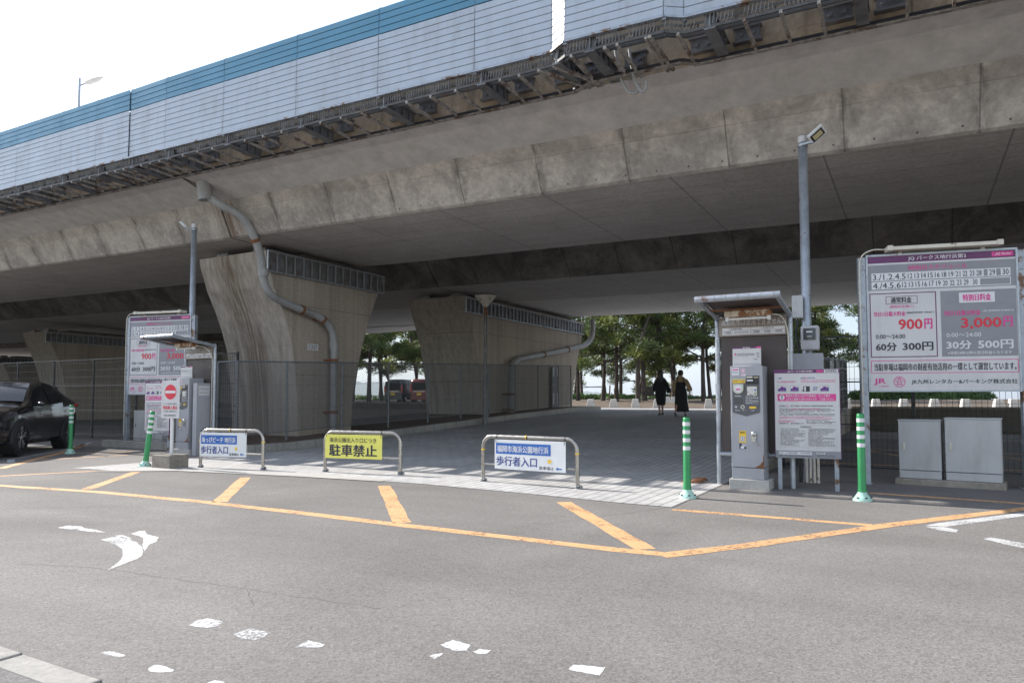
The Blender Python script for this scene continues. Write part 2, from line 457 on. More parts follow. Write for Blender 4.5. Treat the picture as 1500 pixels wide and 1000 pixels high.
def strip_sheet(name, us, vs, zf, mat, smooth=False):
    b = MB(); n = len(us)
    P = [(u, v, zf(u, v)) for v in vs for u in us]
    F = [(j*n+i, j*n+i+1, (j+1)*n+i+1, (j+1)*n+i) for j in range(len(vs)-1) for i in range(n-1)]
    b.add(P, F, 0, smooth)
    return struct(b.build(name, mat, uvframe=True))

strip_sheet("ground", [-300, -60, -2.3, 60, 300], [-200, 0, 29.9, 30.0, 45, 70, 78, 120],
            lambda u, v: interp(v, [29.9, 30.0, 45, 70, 78, 120], [0, .62, .63, .7, -2.6, -6]), M['asphalt'])
# paved plaza ramping up to the seafront
PE = [(-12.4, 6.9), (-11.11, 7.08), (-10.44, 7.55), (-8.16, 7.9), (-6.17, 8.02), (-4.4, 7.86), (-2.97, 7.66), (-2.31, 7.62)]
us = [p[0] for p in PE]; vs_ = [0, 1, 2, 3, 4, 5, 6, 7]
b = MB(); rows = [9.5, 12, 15, 18.5, 22.4, 25, 28, 30.2]
P = [(u, v, .005) for (u, v) in PE]
for v in rows: P += [(u, v, plaza_z(v)+.005) for u in us]
n = len(us)
b.add(P, [(j*n+i, j*n+i+1, (j+1)*n+i+1, (j+1)*n+i) for j in range(len(rows)) for i in range(n-1)])
struct(b.build("plaza_paving", M['pavers'], uvframe=True))
strip_sheet("upper_plaza_paving", [-30, -12.4, -2.31, 24], [30.2, 34, 37.7], lambda u, v: .665, M['pavers'])
b = MB()
b.add([(-11.6,6.75,.009),(-11.11,7.0,.009),(-10.44,7.46,.009),(-8.16,7.82,.009),(-6.6,7.93,.009),(-6.6,8.2,.009),(-8.16,8.25,.009),(-10.2,8.15,.009),(-11.3,7.7,.009)],
      [(0,1,8),(1,2,7,8),(2,3,6,7),(3,4,5,6)])
struct(b.build("concrete_apron", M['conc_light'], uvframe=True))
# seafront dirt bank, sea, far hills
def dirt_z(u, v): 
    return interp(v, [38.0, 41, 46, 54, 66, 74, 80], [.675, .78, 1.0, 1.12, 1.1, .4, -3]) + .05*math.sin(u*.9+v*.6)*(1 if v > 39 else 0)
strip_sheet("dirt_bank", [-80+i*2.0 for i in range(81)], [38.0, 39.5, 41, 43.5, 46, 50, 54, 60, 66, 74, 80], dirt_z, M['dirt'], True)
seam, snt, sbs = base_mat("sea_water")
sbs.inputs["Base Color"].default_value = (.035, .09, .13, 1); sbs.inputs["Roughness"].default_value = .18
sco = ND(snt, "ShaderNodeTexCoord").outputs["Object"]
bump(snt, sbs, noise(snt, .5, 5, .6, sco), .5, .3)
b = MB(); b.quad((-14000, 76, -2.4), (14000, 76, -2.4), (14000, 16000, -2.4), (-14000, 16000, -2.4))
struct(b.build("sea", seam, uvframe=True))
hillm = plain("hill_forest", (.05, .075, .03), .95, var=.3, scale=.004)
def ridge(name, d, prof, depth):
    """a wooded ridge: heights along x at distance d, with real depth behind it"""
    b = MB(); xs = sorted(prof); n = 60; g = []
    for j, (fy, fz) in enumerate([(-.5,0),(-.3,.55),(-.1,.93),(0,1),(.2,.9),(.5,0)]):
        for i in range(n+1):
            x = xs[0][0] + (xs[-1][0]-xs[0][0])*i/n
            h = interp(x, [p[0] for p in xs], [p[1] for p in xs])
            h *= 1+.06*math.sin(i*1.7+j)+.04*math.sin(i*3.1)
            g.append((x, d+fy*depth+40*math.sin(i*.8+j*2), -3+h*fz))
    b.add(g, [(j*(n+1)+i, j*(n+1)+i+1, (j+1)*(n+1)+i+1, (j+1)*(n+1)+i) for j in range(5) for i in range(n)], 0, True)
    return struct(b.build(name, hillm))
ridge("hills", 8000, [(150, 0), (350, 50), (560, 100), (680, 108), (800, 90), (1000, 75), (1200, 45), (1500, 20), (1800, 0)], 1500)
ridge("hills", 9000, [(-4200, 0), (-3400, 120), (-2700, 185), (-2100, 215), (-1700, 215), (-1300, 190), (-900, 120), (-500, 60), (-100, 0)], 2000)

# painted markings, each a sheet 4 mm above the asphalt
def stripe(name, mat, pts, w, z=.0014):
    b = MB(); pts = [Vector((p[0], p[1], 0)) for p in pts]; dense = []
    for i in range(len(pts)-1):
        k = max(1, int((pts[i+1]-pts[i]).length/.25))
        dense += [pts[i].lerp(pts[i+1], j/k) for j in range(k)]
    pts = dense+[pts[-1]]
    L = []; Rr = []
    for i, p in enumerate(pts):
        d = ((pts[min(i+1, len(pts)-1)]-pts[max(i-1, 0)])).normalized(); nrm = Vector((-d.y, d.x, 0))
        rr = random.uniform; e = min(.008, w*.08); L.append(p+nrm*(w/2+rr(-e,e))); Rr.append(p-nrm*(w/2+rr(-e,e)))
    for i in range(len(pts)-1):
        b.quad((Rr[i].x,Rr[i].y,z),(Rr[i+1].x,Rr[i+1].y,z),(L[i+1].x,L[i+1].y,z),(L[i].x,L[i].y,z))
    return struct(b.build(name, mat, uvframe=True))
def patch(name, mat, pts, z=.0014, jag=.008):
    rnd = random.Random(len(pts)*7+int(pts[0][0]*100)); P = []
    for i in range(len(pts)):
        p, q = pts[i], pts[(i+1)%len(pts)]; L = math.hypot(q[0]-p[0], q[1]-p[1]); k = max(1, int(L/.018)) if jag else 1
        P += [(p[0]+(q[0]-p[0])*j/k+rnd.uniform(-jag,jag)*(.6 if j else .3), p[1]+(q[1]-p[1])*j/k+rnd.uniform(-jag,jag)*(.6 if j else .3)) for j in range(k)]
    pts = P
    b = MB(); b.add([(p[0], p[1], z) for p in pts], [tuple(range(len(pts)))]); return struct(b.build(name, mat, uvframe=True))
OR = M['orange']
stripe("orange_line", OR, [(-13.6,4.5),(-12.6,4.7),(-10.8,5.06),(-8.96,5.33),(-7.06,5.41),(-5.44,5.38),(-4.09,5.33),(-3.0,5.31),(-2.07,5.29),(-1.70,5.32)], .15)
stripe("orange_line", OR, [(-1.69,5.25),(-1.18,5.98),(-.25,7.54),(.98,9.37),(1.9,10.7)], .15, .0022)
stripe("orange_line", OR, [(-9.40,5.42),(-10.91,7.07)], .15)
stripe("orange_line", OR, [(-6.92,5.49),(-8.73,7.38)], .16)
stripe("orange_line", OR, [(-6.28,7.61),(-4.26,5.43)], .17)
stripe("orange_line", OR, [(-3.51,7.41),(-1.86,5.42)], .17)
stripe("orange_line", OR, [(-2.27,7.48),(-.38,7.47)], .12)
stripe("orange_line", OR, [(-.52,9.98),(.65,9.89),(1.22,9.78)], .12)
stripe("orange_line", OR, [(-13.44,6.29),(-14.83,7.52),(-16.69,9.18),(-18.82,10.78)], .15)
stripe("orange_line", OR, [(-14.72,7.58),(-14.35,9.1)], .12)
stripe("orange_line", OR, [(-15.85,8.6),(-15.2,9.75)], .12)
stripe("orange_line", OR, [(-12.5,5.3),(-12.14,5.68),(-11.52,7.11)], .12)
stripe("white_line", M['whitep'], [(-14.3,6.35),(-15.23,7.14),(-16.95,9.06),(-19.3,11.0)], .12, .0038) if False else None
stripe("white_line", M['whitep'], [(-14.6,7.0),(-15.33,7.36),(-17.05,9.30),(-19.4,11.25)], .12)
for i in range(5):
    stripe("orange_line", OR, [(1.0+i*2.2, 14.42), (-1.2+i*2.2, 18.45)], .14)
stripe("orange_line", OR, [(-1.9, 14.3), (14, 14.3)], .14)
stripe("orange_line", OR, [(-1.9, 18.6), (14, 18.6)], .14)
stripe("white_line", M['whitep'], [(-1.9, 24.5), (16, 24.5)], .12)
WH = M['whitep']
patch("white_marking", WH, [(.05,7.69),(.157,7.903),(.948,9.076),(1.6,10.0),(1.6,9.75),(.917,8.80),(.217,7.72)])
patch("white_marking", WH, [(.20,7.695),(.306,7.576),(.284,7.429),(.147,7.486),(.05,7.64)])
patch("white_marking", WH, [(.465,7.214),(.53,7.312),(.739,7.154),(1.0,6.9),(1.0,6.7),(.714,6.92),(.591,7.032)])
for pts in (
    [(-5.939,3.552),(-5.957,3.654),(-5.91,3.704),(-5.748,3.682),(-5.572,3.629),(-5.363,3.541),(-5.176,3.424),(-5.058,3.336),(-4.99,3.253),(-4.95,3.159),(-4.892,3.047),(-4.837,2.942),(-4.933,3.048),(-5.034,3.152),(-5.16,3.252),(-5.284,3.335),(-5.421,3.41),(-5.595,3.48),(-5.785,3.53)],
    [(-5.961,3.828),(-6.022,3.94),(-5.995,3.981),(-5.831,3.889),(-5.61,3.85),(-5.464,3.733),(-5.398,3.623),(-5.243,3.491),(-5.2,3.448),(-5.374,3.554),(-5.464,3.606),(-5.556,3.681),(-5.707,3.773),(-5.839,3.813)],
    [(-6.833,3.689),(-6.86,3.794),(-6.702,3.829),(-6.59,3.786),(-6.64,3.693),(-6.758,3.678)],
    [(-6.573,3.705),(-6.59,3.786),(-6.433,3.797),(-6.194,3.757),(-6.267,3.74),(-6.387,3.71)],
    [(-6.019,3.712),(-5.971,3.762),(-5.759,3.709),(-5.764,3.673),(-5.89,3.692)],
    [(-3.303,2.45),(-3.342,2.533),(-3.325,2.579),(-3.204,2.58),(-3.168,2.531),(-3.181,2.473),(-3.24,2.457)],
    [(-2.99,2.471),(-2.99,2.519),(-2.988,2.574),(-2.845,2.581),(-2.822,2.515),(-2.824,2.461),(-2.903,2.446)],
    [(-2.581,2.485),(-2.59,2.545),(-2.597,2.589),(-2.485,2.585),(-2.468,2.548),(-2.506,2.52),(-2.555,2.51)],
    [(-3.309,1.984),(-3.301,2.019),(-3.268,2.031),(-3.176,2.028),(-3.161,2.014),(-3.21,1.996)],
    [(-2.935,1.978),(-2.95,2.021),(-2.902,2.033),(-2.82,2.028),(-2.808,2.005),(-2.848,1.974),(-2.894,1.963)],
    [(-2.576,1.987),(-2.574,2.034),(-2.523,2.044),(-2.499,2.03)],
    [(-2.002,2.851),(-1.99,2.938),(-1.878,2.921),(-1.846,2.844),(-1.896,2.816)],
    [(-1.958,2.702),(-1.949,2.743),(-1.927,2.767),(-1.914,2.726),(-1.917,2.683)],
    [(-1.815,2.849),(-1.811,2.895),(-1.752,2.909),(-1.749,2.849),(-1.785,2.835)],
    [(-1.339,2.87),(-1.344,2.933),(-1.209,2.971),(-1.193,2.873),(-1.255,2.864)],
    ):
    patch("white_marking", WH, pts, .0014, .007)
# cracks, an old patch edge and the flush kerb at the corner
def wander(p, q, n, amp):
    out = []
    for i in range(n+1):
        t = i/n; out.append((p[0]+(q[0]-p[0])*t+random.uniform(-amp, amp), p[1]+(q[1]-p[1])*t+random.uniform(-amp, amp)))
    return out
stripe("crack", M['tar'], wander((-5.0, 2.95), (-2.62, 3.18), 40, .012), .0055, .0009)
stripe("crack", M['tar'], wander((-2.35, 7.6), (-3.05, 6.0), 16, .02), .006, .0009)
stripe("crack", M['tar'], wander((-8.9, 3.6), (-6.9, 5.3), 22, .014), .006, .0009)
stripe("crack", M['tar'], wander((-5.6, 2.75), (-5.0, 2.95), 10, .012), .005, .0009)
stripe("crack", M['tar'], wander((-3.6, 3.07), (-3.3, 2.86), 8, .012), .004, .0022)
b = MB()
for i in range(5):
    b.box(-6.05+i*.62, -6.05+i*.62+.605, 1.66, 1.80, -.1, .010+.004*(i%2))
struct(b.build("kerb", M['kerb'], bevel=.008, uvframe=True))
patch("asphalt_path", M['asphalt_old'], [(-7, .3), (-2.9, .9), (-2.9, 1.655), (-7, 1.655)], .006, 0)

# kerbed planting strip under the piers
def isl(v): return plaza_z(v)+.17
rows = [10.6, 12, 14, 16, 18, 20, 22.4, 25, 28, 30.35]
b = MB(); n = 2
for i in range(len(rows)-1):
    v0, v1 = rows[i], rows[i+1]
    b.quad((-17.2, v0, isl(v0)-.02), (-12.66, v0, isl(v0)-.02), (-12.66, v1, isl(v1)-.02), (-17.2, v1, isl(v1)-.02))
b.quad((-17.2, 10.6, -.1), (-17.2, 10.6, isl(10.6)-.02), (-17.2, 30.35, isl(30.35)-.02), (-17.2, 30.35, -.1))
struct(b.build("planting_soil", M['soil'], uvframe=True))
b = MB(); v = 10.6
while v < 30.3:
    v1 = min(v+.598, 30.38)
    z0, z1 = plaza_z(v), plaza_z(v1)
    b.add([(-12.68,v,z0-.1),(-12.48,v,z0-.1),(-12.48,v1,z1-.1),(-12.68,v1,z1-.1),(-12.68,v,z0+.17),(-12.50,v,z0+.17),(-12.50,v1,z1+.17),(-12.68,v1,z1+.17)],
          [(0,3,2,1),(4,5,6,7),(0,1,5,4),(1,2,6,5),(2,3,7,6),(3,0,4,7)])
    v += .6
u = -12.7
while u > -17.2:
    b.box(u-.597, u, 10.42, 10.6, -.1, .165); b.box(u-.597, u, 30.38, 30.56, .5, .835); u -= .6
struct(b.build("kerb", M['kerb'], bevel=.012, uvframe=True))
# walls that hold up the seafront terrace and the ramp
def wall_thing(name, label, u0, u1, v0, v1, z1):
    b = MB(); b.box(u0, u1, v0, v1, -.1, z1)
    c = MB(); c.box(u0, u1, v0-.04, v1+.04, z1+.003, z1+.09)
    t = thing(name, label, "wall", 0, 0)
    b.build("wall_face", M['conc_dark'], t); c.build("coping", M['conc_old'], t, bevel=.01)
wall_thing("retaining_wall", "dark concrete retaining wall below the seafront beyond the piers", -60, -17.2, 30.02, 30.3, .92)
wall_thing("retaining_wall", "dark concrete retaining wall behind the car park on the right", -2.1, 40, 29.7, 29.98, .80)
b = MB()
for i in range(9):
    v0 = 11.8+i*2.0; v1 = v0+1.995
    b.add([(-2.30,v0,-.1),(-2.1,v0,-.1),(-2.1,v1,-.1),(-2.30,v1,-.1),(-2.30,v0,plaza_z(v0)+.14),(-2.1,v0,plaza_z(v0)+.14),(-2.1,v1,plaza_z(v1)+.14),(-2.30,v1,plaza_z(v1)+.14)],
          [(0,3,2,1),(4,5,6,7),(0,1,5,4),(1,2,6,5),(2,3,7,6),(3,0,4,7)])
tag(b.build("ramp_wall", M['conc_old'], uvframe=True), "low sloping concrete wall along the right edge of the paved ramp", "wall")

# ------------------------------------------------------------------ elevated road
TILT = .0145
def deck_thing(name, label, cat):
    t = thing(name, label, cat, -6, 0); t.rotation_euler = (0, TILT, ANG); return t
M['conc_web'] = concrete("concrete_web", (.45,.40,.355), (.235,.21,.19), .72, .15, u_lines=(1.7,.022), light=(.52,.465,.41), rust=(-8.45,.55,(.15,.085,.05)), fine=11, pscale=1.15, soft=.05, drips=.8, holes=(.55,5.06))
M['conc_web_shade'] = concrete("concrete_web_shaded", (.27,.25,.225), (.11,.10,.09), .9, .4, u_lines=(1.7,.035))  # web concrete darkened so the shade under the decks sits in its colour
def extrude_u(b, poly, mats, u0, u1):
    """girder section (v,z) extruded along the deck, one material per edge"""
    n = len(poly)
    nseg = max(1, int((u1-u0)/6)); us = [u0+(u1-u0)*i/nseg for i in range(nseg+1)]
    for i in range(n):
        p, q = poly[i], poly[(i+1) % n]
        for k in range(nseg):
            a, c = us[k]+6, us[k+1]+6
            b.add([(a,p[0],p[1]),(c,p[0],p[1]),(c,q[0],q[1]),(a,q[0],q[1])], [(0,1,2,3)], mats[i])
    for uu in (u0, u1):
        b.add([(uu+6, p[0], p[1]) for p in poly], [tuple(range(n))], 0)
SPANS = [(-95, -41.63), (-41.57, -14.53), (-14.47, 45)]
near = deck_thing("elevated_road", "near concrete deck of the elevated road carrying the blue and white noise barrier", "elevated road")
near_sec = [(10.2,6.30),(10.2,6.09),(10.55,6.03),(11.22,5.76),(11.36,5.56),(11.345,5.54),(11.62,4.99),(11.68,4.955),(15.95,4.92),(16.05,4.97),(16.75,5.74),(17.9,6.02),(17.9,6.3)]
near_mat = [3,1,1,0,0,0,0,2,2,2,2,2,2]
for s0, s1 in SPANS:
    b = MB(); extrude_u(b, near_sec, near_mat, s0, s1)
    b.build("box_girder", [M['conc_web'], M['conc_cant'], M['conc_soffit'], M['conc_fascia']], near)
b = MB(); b.box(-89, 51, 10.20, 10.45, 6.303, 7.25)
b.build("parapet", M['conc_fascia'], near)
b = MB(); b.box(-89, 51, 17.6, 17.85, 6.303, 7.3)
b.build("parapet", M['conc_old'], near)
b = MB()
b.bar((-8.5, 10.22, 6.085), (-8.5, 11.2, 5.765), .03, .02)      # sealant strip under the expansion joint
b.build("joint_seal", M['tar'], near)
far = deck_thing("elevated_road", "far concrete box girder deck of the elevated road nearer the sea, behind the near deck", "elevated road")
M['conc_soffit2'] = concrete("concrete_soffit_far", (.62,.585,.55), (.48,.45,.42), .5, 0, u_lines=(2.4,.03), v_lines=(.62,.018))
M['conc_pale_lit'] = concrete("concrete_pale_lit_strip", (.74,.72,.70), (.62,.60,.58), .4, 0, u_lines=(2.4,.02))  # strip's own paler tone plus light from sunlit ground put into the colour
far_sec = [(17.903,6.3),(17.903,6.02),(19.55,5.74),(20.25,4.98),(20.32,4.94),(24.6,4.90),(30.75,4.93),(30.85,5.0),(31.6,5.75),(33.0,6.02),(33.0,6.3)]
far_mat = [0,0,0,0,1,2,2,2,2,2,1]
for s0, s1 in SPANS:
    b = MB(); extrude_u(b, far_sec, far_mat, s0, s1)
    b.build("box_girder", [M['conc_web_shade'], M['conc_soffit2'], M['conc_pale_lit']], far)
b = MB(); b.prism([(-9,31.7),(-23,34.6),(-34,36.6),(-34,31.7)], 4.945, 6.0, 'z'); b.build("widening_slab", M['conc_pale_lit'], far)
b = MB(); b.box(-89, 51, 18.0, 18.25, 6.303, 7.3); b.build("parapet", M['conc_old'], far)
b = MB(); b.box(-89, 51, 32.7, 32.95, 6.303, 7.3); b.build("parapet", M['conc_old'], far)

side = deck_thing("elevated_road", "third concrete deck merging from the far left behind the other two", "elevated road")
b = MB(); extrude_u(b, [(v+15.1, z) for v, z in far_sec], far_mat, -95, -40); b.build("box_girder", [M['conc_web_shade'], M['conc_soffit'], M['conc_cant']], side)
# noise barrier: shiplap panels on a steel bracket frame outside the parapet
M['chord'] = plain('dark_chord_steel', (.075,.073,.072), .6, .2, var=.35, scale=8, rust=.15, rustcol=(.10,.06,.04))
nb = deck_thing("noise_barrier", "white noise barrier topped with blue panels on steel brackets along the elevated road", "noise barrier")
def ribs(b, p0, p1, z0, n, h):
    p0, p1 = Vector((p0[0], p0[1], 0)), Vector((p1[0], p1[1], 0)); d = (p1-p0).normalized(); out = Vector((d.y, -d.x, 0))
    prof = []
    for k in range(n):
        z = z0+k*h
        prof += [(-.010, z), (.005, z+.003), (.003, z+h-.013), (-.010, z+h-.011)]
    for i in range(len(prof)-1):
        (o0, a), (o1, c) = prof[i], prof[i+1]
        q0, q1 = p0+out*o0, p1+out*o0; r0, r1 = p0+out*o1, p1+out*o1
        b.quad((q0.x,q0.y,a), (q1.x,q1.y,a), (r1.x,r1.y,c), (r0.x,r0.y,c))
    back = -.05
    q0, q1 = p0+out*back, p1+out*back
    b.quad((q1.x,q1.y,z0),(q0.x,q0.y,z0),(q0.x,q0.y,z0+n*h-.02),(q1.x,q1.y,z0+n*h-.02))
ZB = 6.355; RH = .1165
def bay(p0, p1, blue=True):
    p0 = (p0[0]+6, p0[1]); p1 = (p1[0]+6, p1[1])
    d = Vector((p1[0]-p0[0], p1[1]-p0[1], 0)); L = d.length; d.normalize()
    a = (p0[0]+d.x*.006, p0[1]+d.y*.006); c = (p1[0]-d.x*.006, p1[1]-d.y*.006)
    b = MB(); ribs(b, a, c, ZB, 9, RH); b.build("white_panel", M['wall_w'], nb)
    b = MB(); ribs(b, a, c, ZB+9*RH+.003, 4, RH); b.build("blue_panel", M['wall_b'], nb)
    b = MB(); b.box(p0[0]-.03, p0[0]+.03, p0[1]+.012, p0[1]+.10, ZB-.06, ZB+13*RH+.01); b.build("post", M['galv'], nb)
js = [-45.7+2*i for i in range(12)] + [-21.75,-19.74,-17.76,-16.3,-15.05,-13.78,-11.95,-9.94,-7.99,-6.03,-4.67]
for i in range(len(js)-1):
    off = .02 if js[i] == -15.05 else 0.0
    bay((js[i], 9.3+off), (js[i+1], 9.3-off*.0))
bay((-4.67, 9.3), (-4.36, 9.10)); bay((-4.36, 9.10), (-2.90, 9.10)); bay((-2.90, 9.10), (-2.67, 9.26))
for i in range(8): bay((-2.67+2*i, 9.26), (-.67+2*i, 9.26))
path_ = [(-45.7,9.3),(-4.67,9.3),(-4.36,9.10),(-2.90,9.10),(-2.67,9.26),(13.3,9.26)]
def rail(name, off, z, w, h, mat):
    b = MB()
    for i in range(len(path_)-1):
        p, q = path_[i], path_[i+1]
        b.bar((p[0]+6, p[1]+off, z), (q[0]+6, q[1]+off, z), w, h)
    b.build(name, mat, nb)
rail("sill_rail", .02, ZB-.025, .09, .03, M['galv_rust'])
rail("outer_chord", .04, 6.14, .03, .04, M['chord'])
rail("outer_chord", .17, 6.15, .03, .05, M['chord'])
b = MB(); u = -30.0
while u < 13.2:                              # upright lattice between chord and sill
    vv = interp(u, [p[0] for p in path_], [p[1] for p in path_])
    k = int(round((u+30)/.05))
    if k % 10 not in (0, 1):
        b.bar((u+6, vv+.05, 6.18), (u+6+.03, vv+.03, ZB-.04), .014, .010, up=(1,0,0))
        b.bar((u+6, vv+.20, 6.18), (u+6+.03, vv+.20, ZB-.04), .022, .012, up=(1,0,0))
    u += .05
lat = b.build("lattice", M['steel_dk'], nb)
rail("lattice_rail", .12, 6.27, .012, .03, M['steel_dk'])
rail("deck_edge_rail", .87, 6.07, .07, .05, M['steel_rust'])
rail("deck_edge_rail", .80, 6.075, .03, .03, M['black_m'])
sup = js[8:] + [-4.1, -2.45, -.67, 1.33, 3.33, 5.33, 7.33, 9.33, 11.33]
def frame_bar(name, u, du, w, h, mat, z0=6.11, z1=6.07):
    vv = interp(u, [p[0] for p in path_], [p[1] for p in path_])
    b = MB(); b.bar((u+6, vv+.02, z0), (u+du+6, 10.16, z1), w, h)
    if w > .1:
        b.bar((u+6, vv+.02, z0+.10), (u+du+6, 10.16, z1+.10), .02, .2)
        b.bar((u+6, vv+.02, z0+.21), (u+du+6, 10.16, z1+.21), w, .02)
        for t in (.1, .35, .6, .85):
            b.box(u+6-w*.4, u+6+w*.4, vv+t*.8, vv+t*.8+.012, z0+.01, z0+.2)
    b.build(name, mat, nb)
for i, u in enumerate(sup):
    frame_bar("support_beam", u+.12, 0, .15, .02, M['steel_dk'])
    b = MB(); z = 6.24
    for (a, c) in ((-.36, -.02), (.27, .60)):
        b.box(u+6+a, u+6+c, 10.13, 10.196, z+.02, z+.19)
        b.box(u+6+a-.03, u+6+c+.03, 10.09, 10.196, z-.01, z+.018)
        b.box(u+6+a-.03, u+6+c+.03, 10.09, 10.196, z+.193, z+.21)
        for t in (.25, .75): b.lathe([(.03,-.03),(.03,0)], 8, (u+6+a+(c-a)*t, 10.13, z+.10), axis='y')
    b.build("bracket", M['steel_dk'], nb)
    nu = sup[i+1] if i+1 < len(sup) else u+2
    k = 3 if nu-u > 1.1 else 1
    for j in range(k):
        uu = u+.12+(nu-u)*(j+1)/(k+1)
        frame_bar("strut", uu, 0, .04, .045, M['steel_rust'])
frame_bar("strut", -3.1, .02, .05, .045, M['steel_rust']); frame_bar("strut", -3.75, .0, .05, .045, M['steel_rust'])
frame_bar("strut", -4.62, .42, .05, .045, M['steel_rust']); frame_bar("strut", -4.9, .5, .05, .045, M['steel_rust'])

# loops of conduit hanging out of the bracket frame
def smooth(pts, n=6):
    pts = [Vector(p) for p in pts]; out = []
    for i in range(len(pts)-1):
        p0 = pts[max(i-1, 0)]; p1 = pts[i]; p2 = pts[i+1]; p3 = pts[min(i+2, len(pts)-1)]
        for k in range(n):
            t = k/n
            out.append(.5*((2*p1)+(p2-p0)*t+(2*p0-5*p1+4*p2-p3)*t*t+(3*p1-p0-3*p2+p3)*t**3))
    out.append(pts[-1]); return out
for pts, lab in zip(CONDUIT, ("longer pale conduit looping down from the brackets under the noise barrier, left of its twin", "shorter pale conduit looping down under the noise barrier, right of its twin")):
    b = MB(); b.tube(smooth(pts, 8), .022, 8)
    tag(b.build("conduit", M['pipe'], uvframe=True), lab, "conduit")

# deck lamp
t = thing("street_lamp", "slim street lamp standing on the elevated road behind the noise barrier", "street lamp", *LAMP)
b = MB(); b.tube([(0,0,0),(0,0,3),(0,0,LAMPH)], [.10,.08,.05], 10); b.build("pole", M['galv'], t)
b = MB(); b.tube([(0,0,LAMPH-.35),(.5,.05,LAMPH-.30)], .035, 8)
b.build("arm", M['galv'], t)
b = MB(); b.loft([[(x, .05+w*math.cos(a), LAMPH-.30+hh*math.sin(a)) for a in [k*math.pi/5 for k in range(10)]] for x, w, hh in ((.40,.05,.05),(.6,.15,.10),(1.2,.17,.09),(1.7,.06,.03))])
b.build("lamp_head", M['white'], t)

# ------------------------------------------------------------------ piers
def pier(name, label, u0, front, back, v0, rail_spans, front_mat):
    """front/back: (v,z) profiles from bottom to top; u0..u0+2.5 is the thickness"""
    t = thing(name, label, "bridge pier", u0, v0)
    fr = [(v-v0, z) for v, z in front]; bk = [(v-v0, z) for v, z in back]
    poly = fr + bk[::-1]; n = len(poly); b = MB()
    for x in (0, 2.5): b.add([(x, p[0], p[1]) for p in poly], [tuple(range(n)) if x else tuple(range(n))[::-1]], 0)
    for i in range(n):
        p, q = poly[i], poly[(i+1) % n]
        b.quad((0,p[0],p[1]),(2.5,p[0],p[1]),(2.5,q[0],q[1]),(0,q[0],q[1]), 1 if i < len(fr)-1 else 0)
    b.build("column", [M['conc_pier'], front_mat], t, bevel=.03)
    for (a, c, z) in rail_spans:
        a -= v0; c -= v0; f = MB(); p = MB()
        x0, x1 = 2.54, 2.62; zt = z+.50; k = int(round((c-a)/.29))
        f.bar((x1,a,z),(x1,c,z),.03,.03); f.bar((x1,a,zt),(x1,c,zt),.03,.03); f.bar((x0,a,z),(x0,c,z),.03,.03)
        for i in range(k+1):
            y = a+(c-a)*i/k; ww = .035 if i % 4 == 0 else .018
            f.bar((x1,y,z),(x1,y,zt),ww,.03)
            if i < k: p.box(x0+.02, x0+.03, y+.03, y+(c-a)/k-.03, z+.03, zt-.03)
        f.build("guard_frame", M['galv'], t); p.build("guard_plate", M['steel_dk'], t)
    top = max(z for v, z in front)
    b = MB(); c = MB()
    va, vb = front[-1][0]-v0, back[-1][0]-v0
    nb_ = max(2, int((vb-va)/2.2))
    for i in range(nb_):
        y = va+.5+(vb-va-1.0)*i/(nb_-1)
        for x in (.55, 1.95):
            b = MB(); b.box(x-.28, x+.28, y-.3, y+.3, top+.004, top+.06); b.box(x-.22, x+.22, y-.24, y+.24, top+.06, top+.15)
            b.build("bearing", M['steel_dk'], t)
    c.box(1.3, 2.35, va+1.3, vb-1.2, top+.004, top+.14); c.build("bearing_seat", M['conc_dark'], t)
    return t
F1 = [(13.38,-.1),(13.37,.47),(13.33,1.3),(13.26,1.9),(13.15,2.5),(12.98,3.0),(12.76,3.5),(12.50,4.0),(12.28,4.6),(12.25,4.72),(12.24,4.85)]
B1 = [(15.36,-.1),(15.37,.44),(15.44,1.3),(15.62,2.11),(15.84,2.8),(16.07,3.41),(16.42,4.2),(16.75,4.75),(16.79,4.85)]
F2 = [(22.40,-.1),(22.37,.62),(22.32,1.5),(22.18,2.3),(21.98,3.0),(21.71,3.66),(21.4,4.3),(21.22,4.7),(21.2,4.85)]
B2 = [(30.25,-.1),(30.3,.95),(30.5,2.0),(30.94,2.98),(31.3,3.7),(31.65,4.6),(31.68,4.85)]
M['pf1'] = M['conc_pier_front']
M['pf2'] = concrete("concrete_pier_front_dry", (.31,.28,.24), (.21,.185,.155), .4, .5, boards=.28, z_lines=(1.8,.02), bmp=.12, soft=.16)
RS1 = [(12.2, 16.6, 4.32)]; RS2 = [(21.1, 27.1, 4.26), (27.25, 31.45, 4.26)]
p1 = pier("bridge_pier", "flared concrete pier with a rust streaked face and a grey drainpipe running down it", -16.4, F1, B1, 13.4, RS1, M['pf1'])
p2 = pier("bridge_pier", "long flared concrete pier under the far deck behind the chain link fence and old lamp", -16.4, F2, B2, 22.4, RS2, M['pf2'])
for uu, w1, w2 in ((-43.5, "flared near deck pier hidden in shade far left beyond the car", "shaded flared pier of the far deck seen above the black car at the left"),
                   (-43.5, None, "shaded pier of the merging deck far left, behind the other far pier"), (-72.0, "most distant pier of the near deck off to the left", "most distant pier of the far deck in deep shade at the left edge")):
    for src, lab, v in ((p1, w1, 13.4), (p2, w2, 22.4)):
        if lab is None: continue
        c = copy_tree(src); c["label"] = lab; c.location = W(uu, v+(11.0 if src is p2 and (uu < -60 or w1 is None) else 0))
for o in list(COL.objects):
    if o.name.startswith("bridge_pier"): o["group"] = "piers under the elevated road"
# number plate on the near pier
b = MB(); x = 2.512; b.box(2.503, x, 13.50-13.4+.33, 13.86-13.4+.33, 2.36, 2.53)
b.build("number_plate", M['white_s'], p1, bevel=.004)

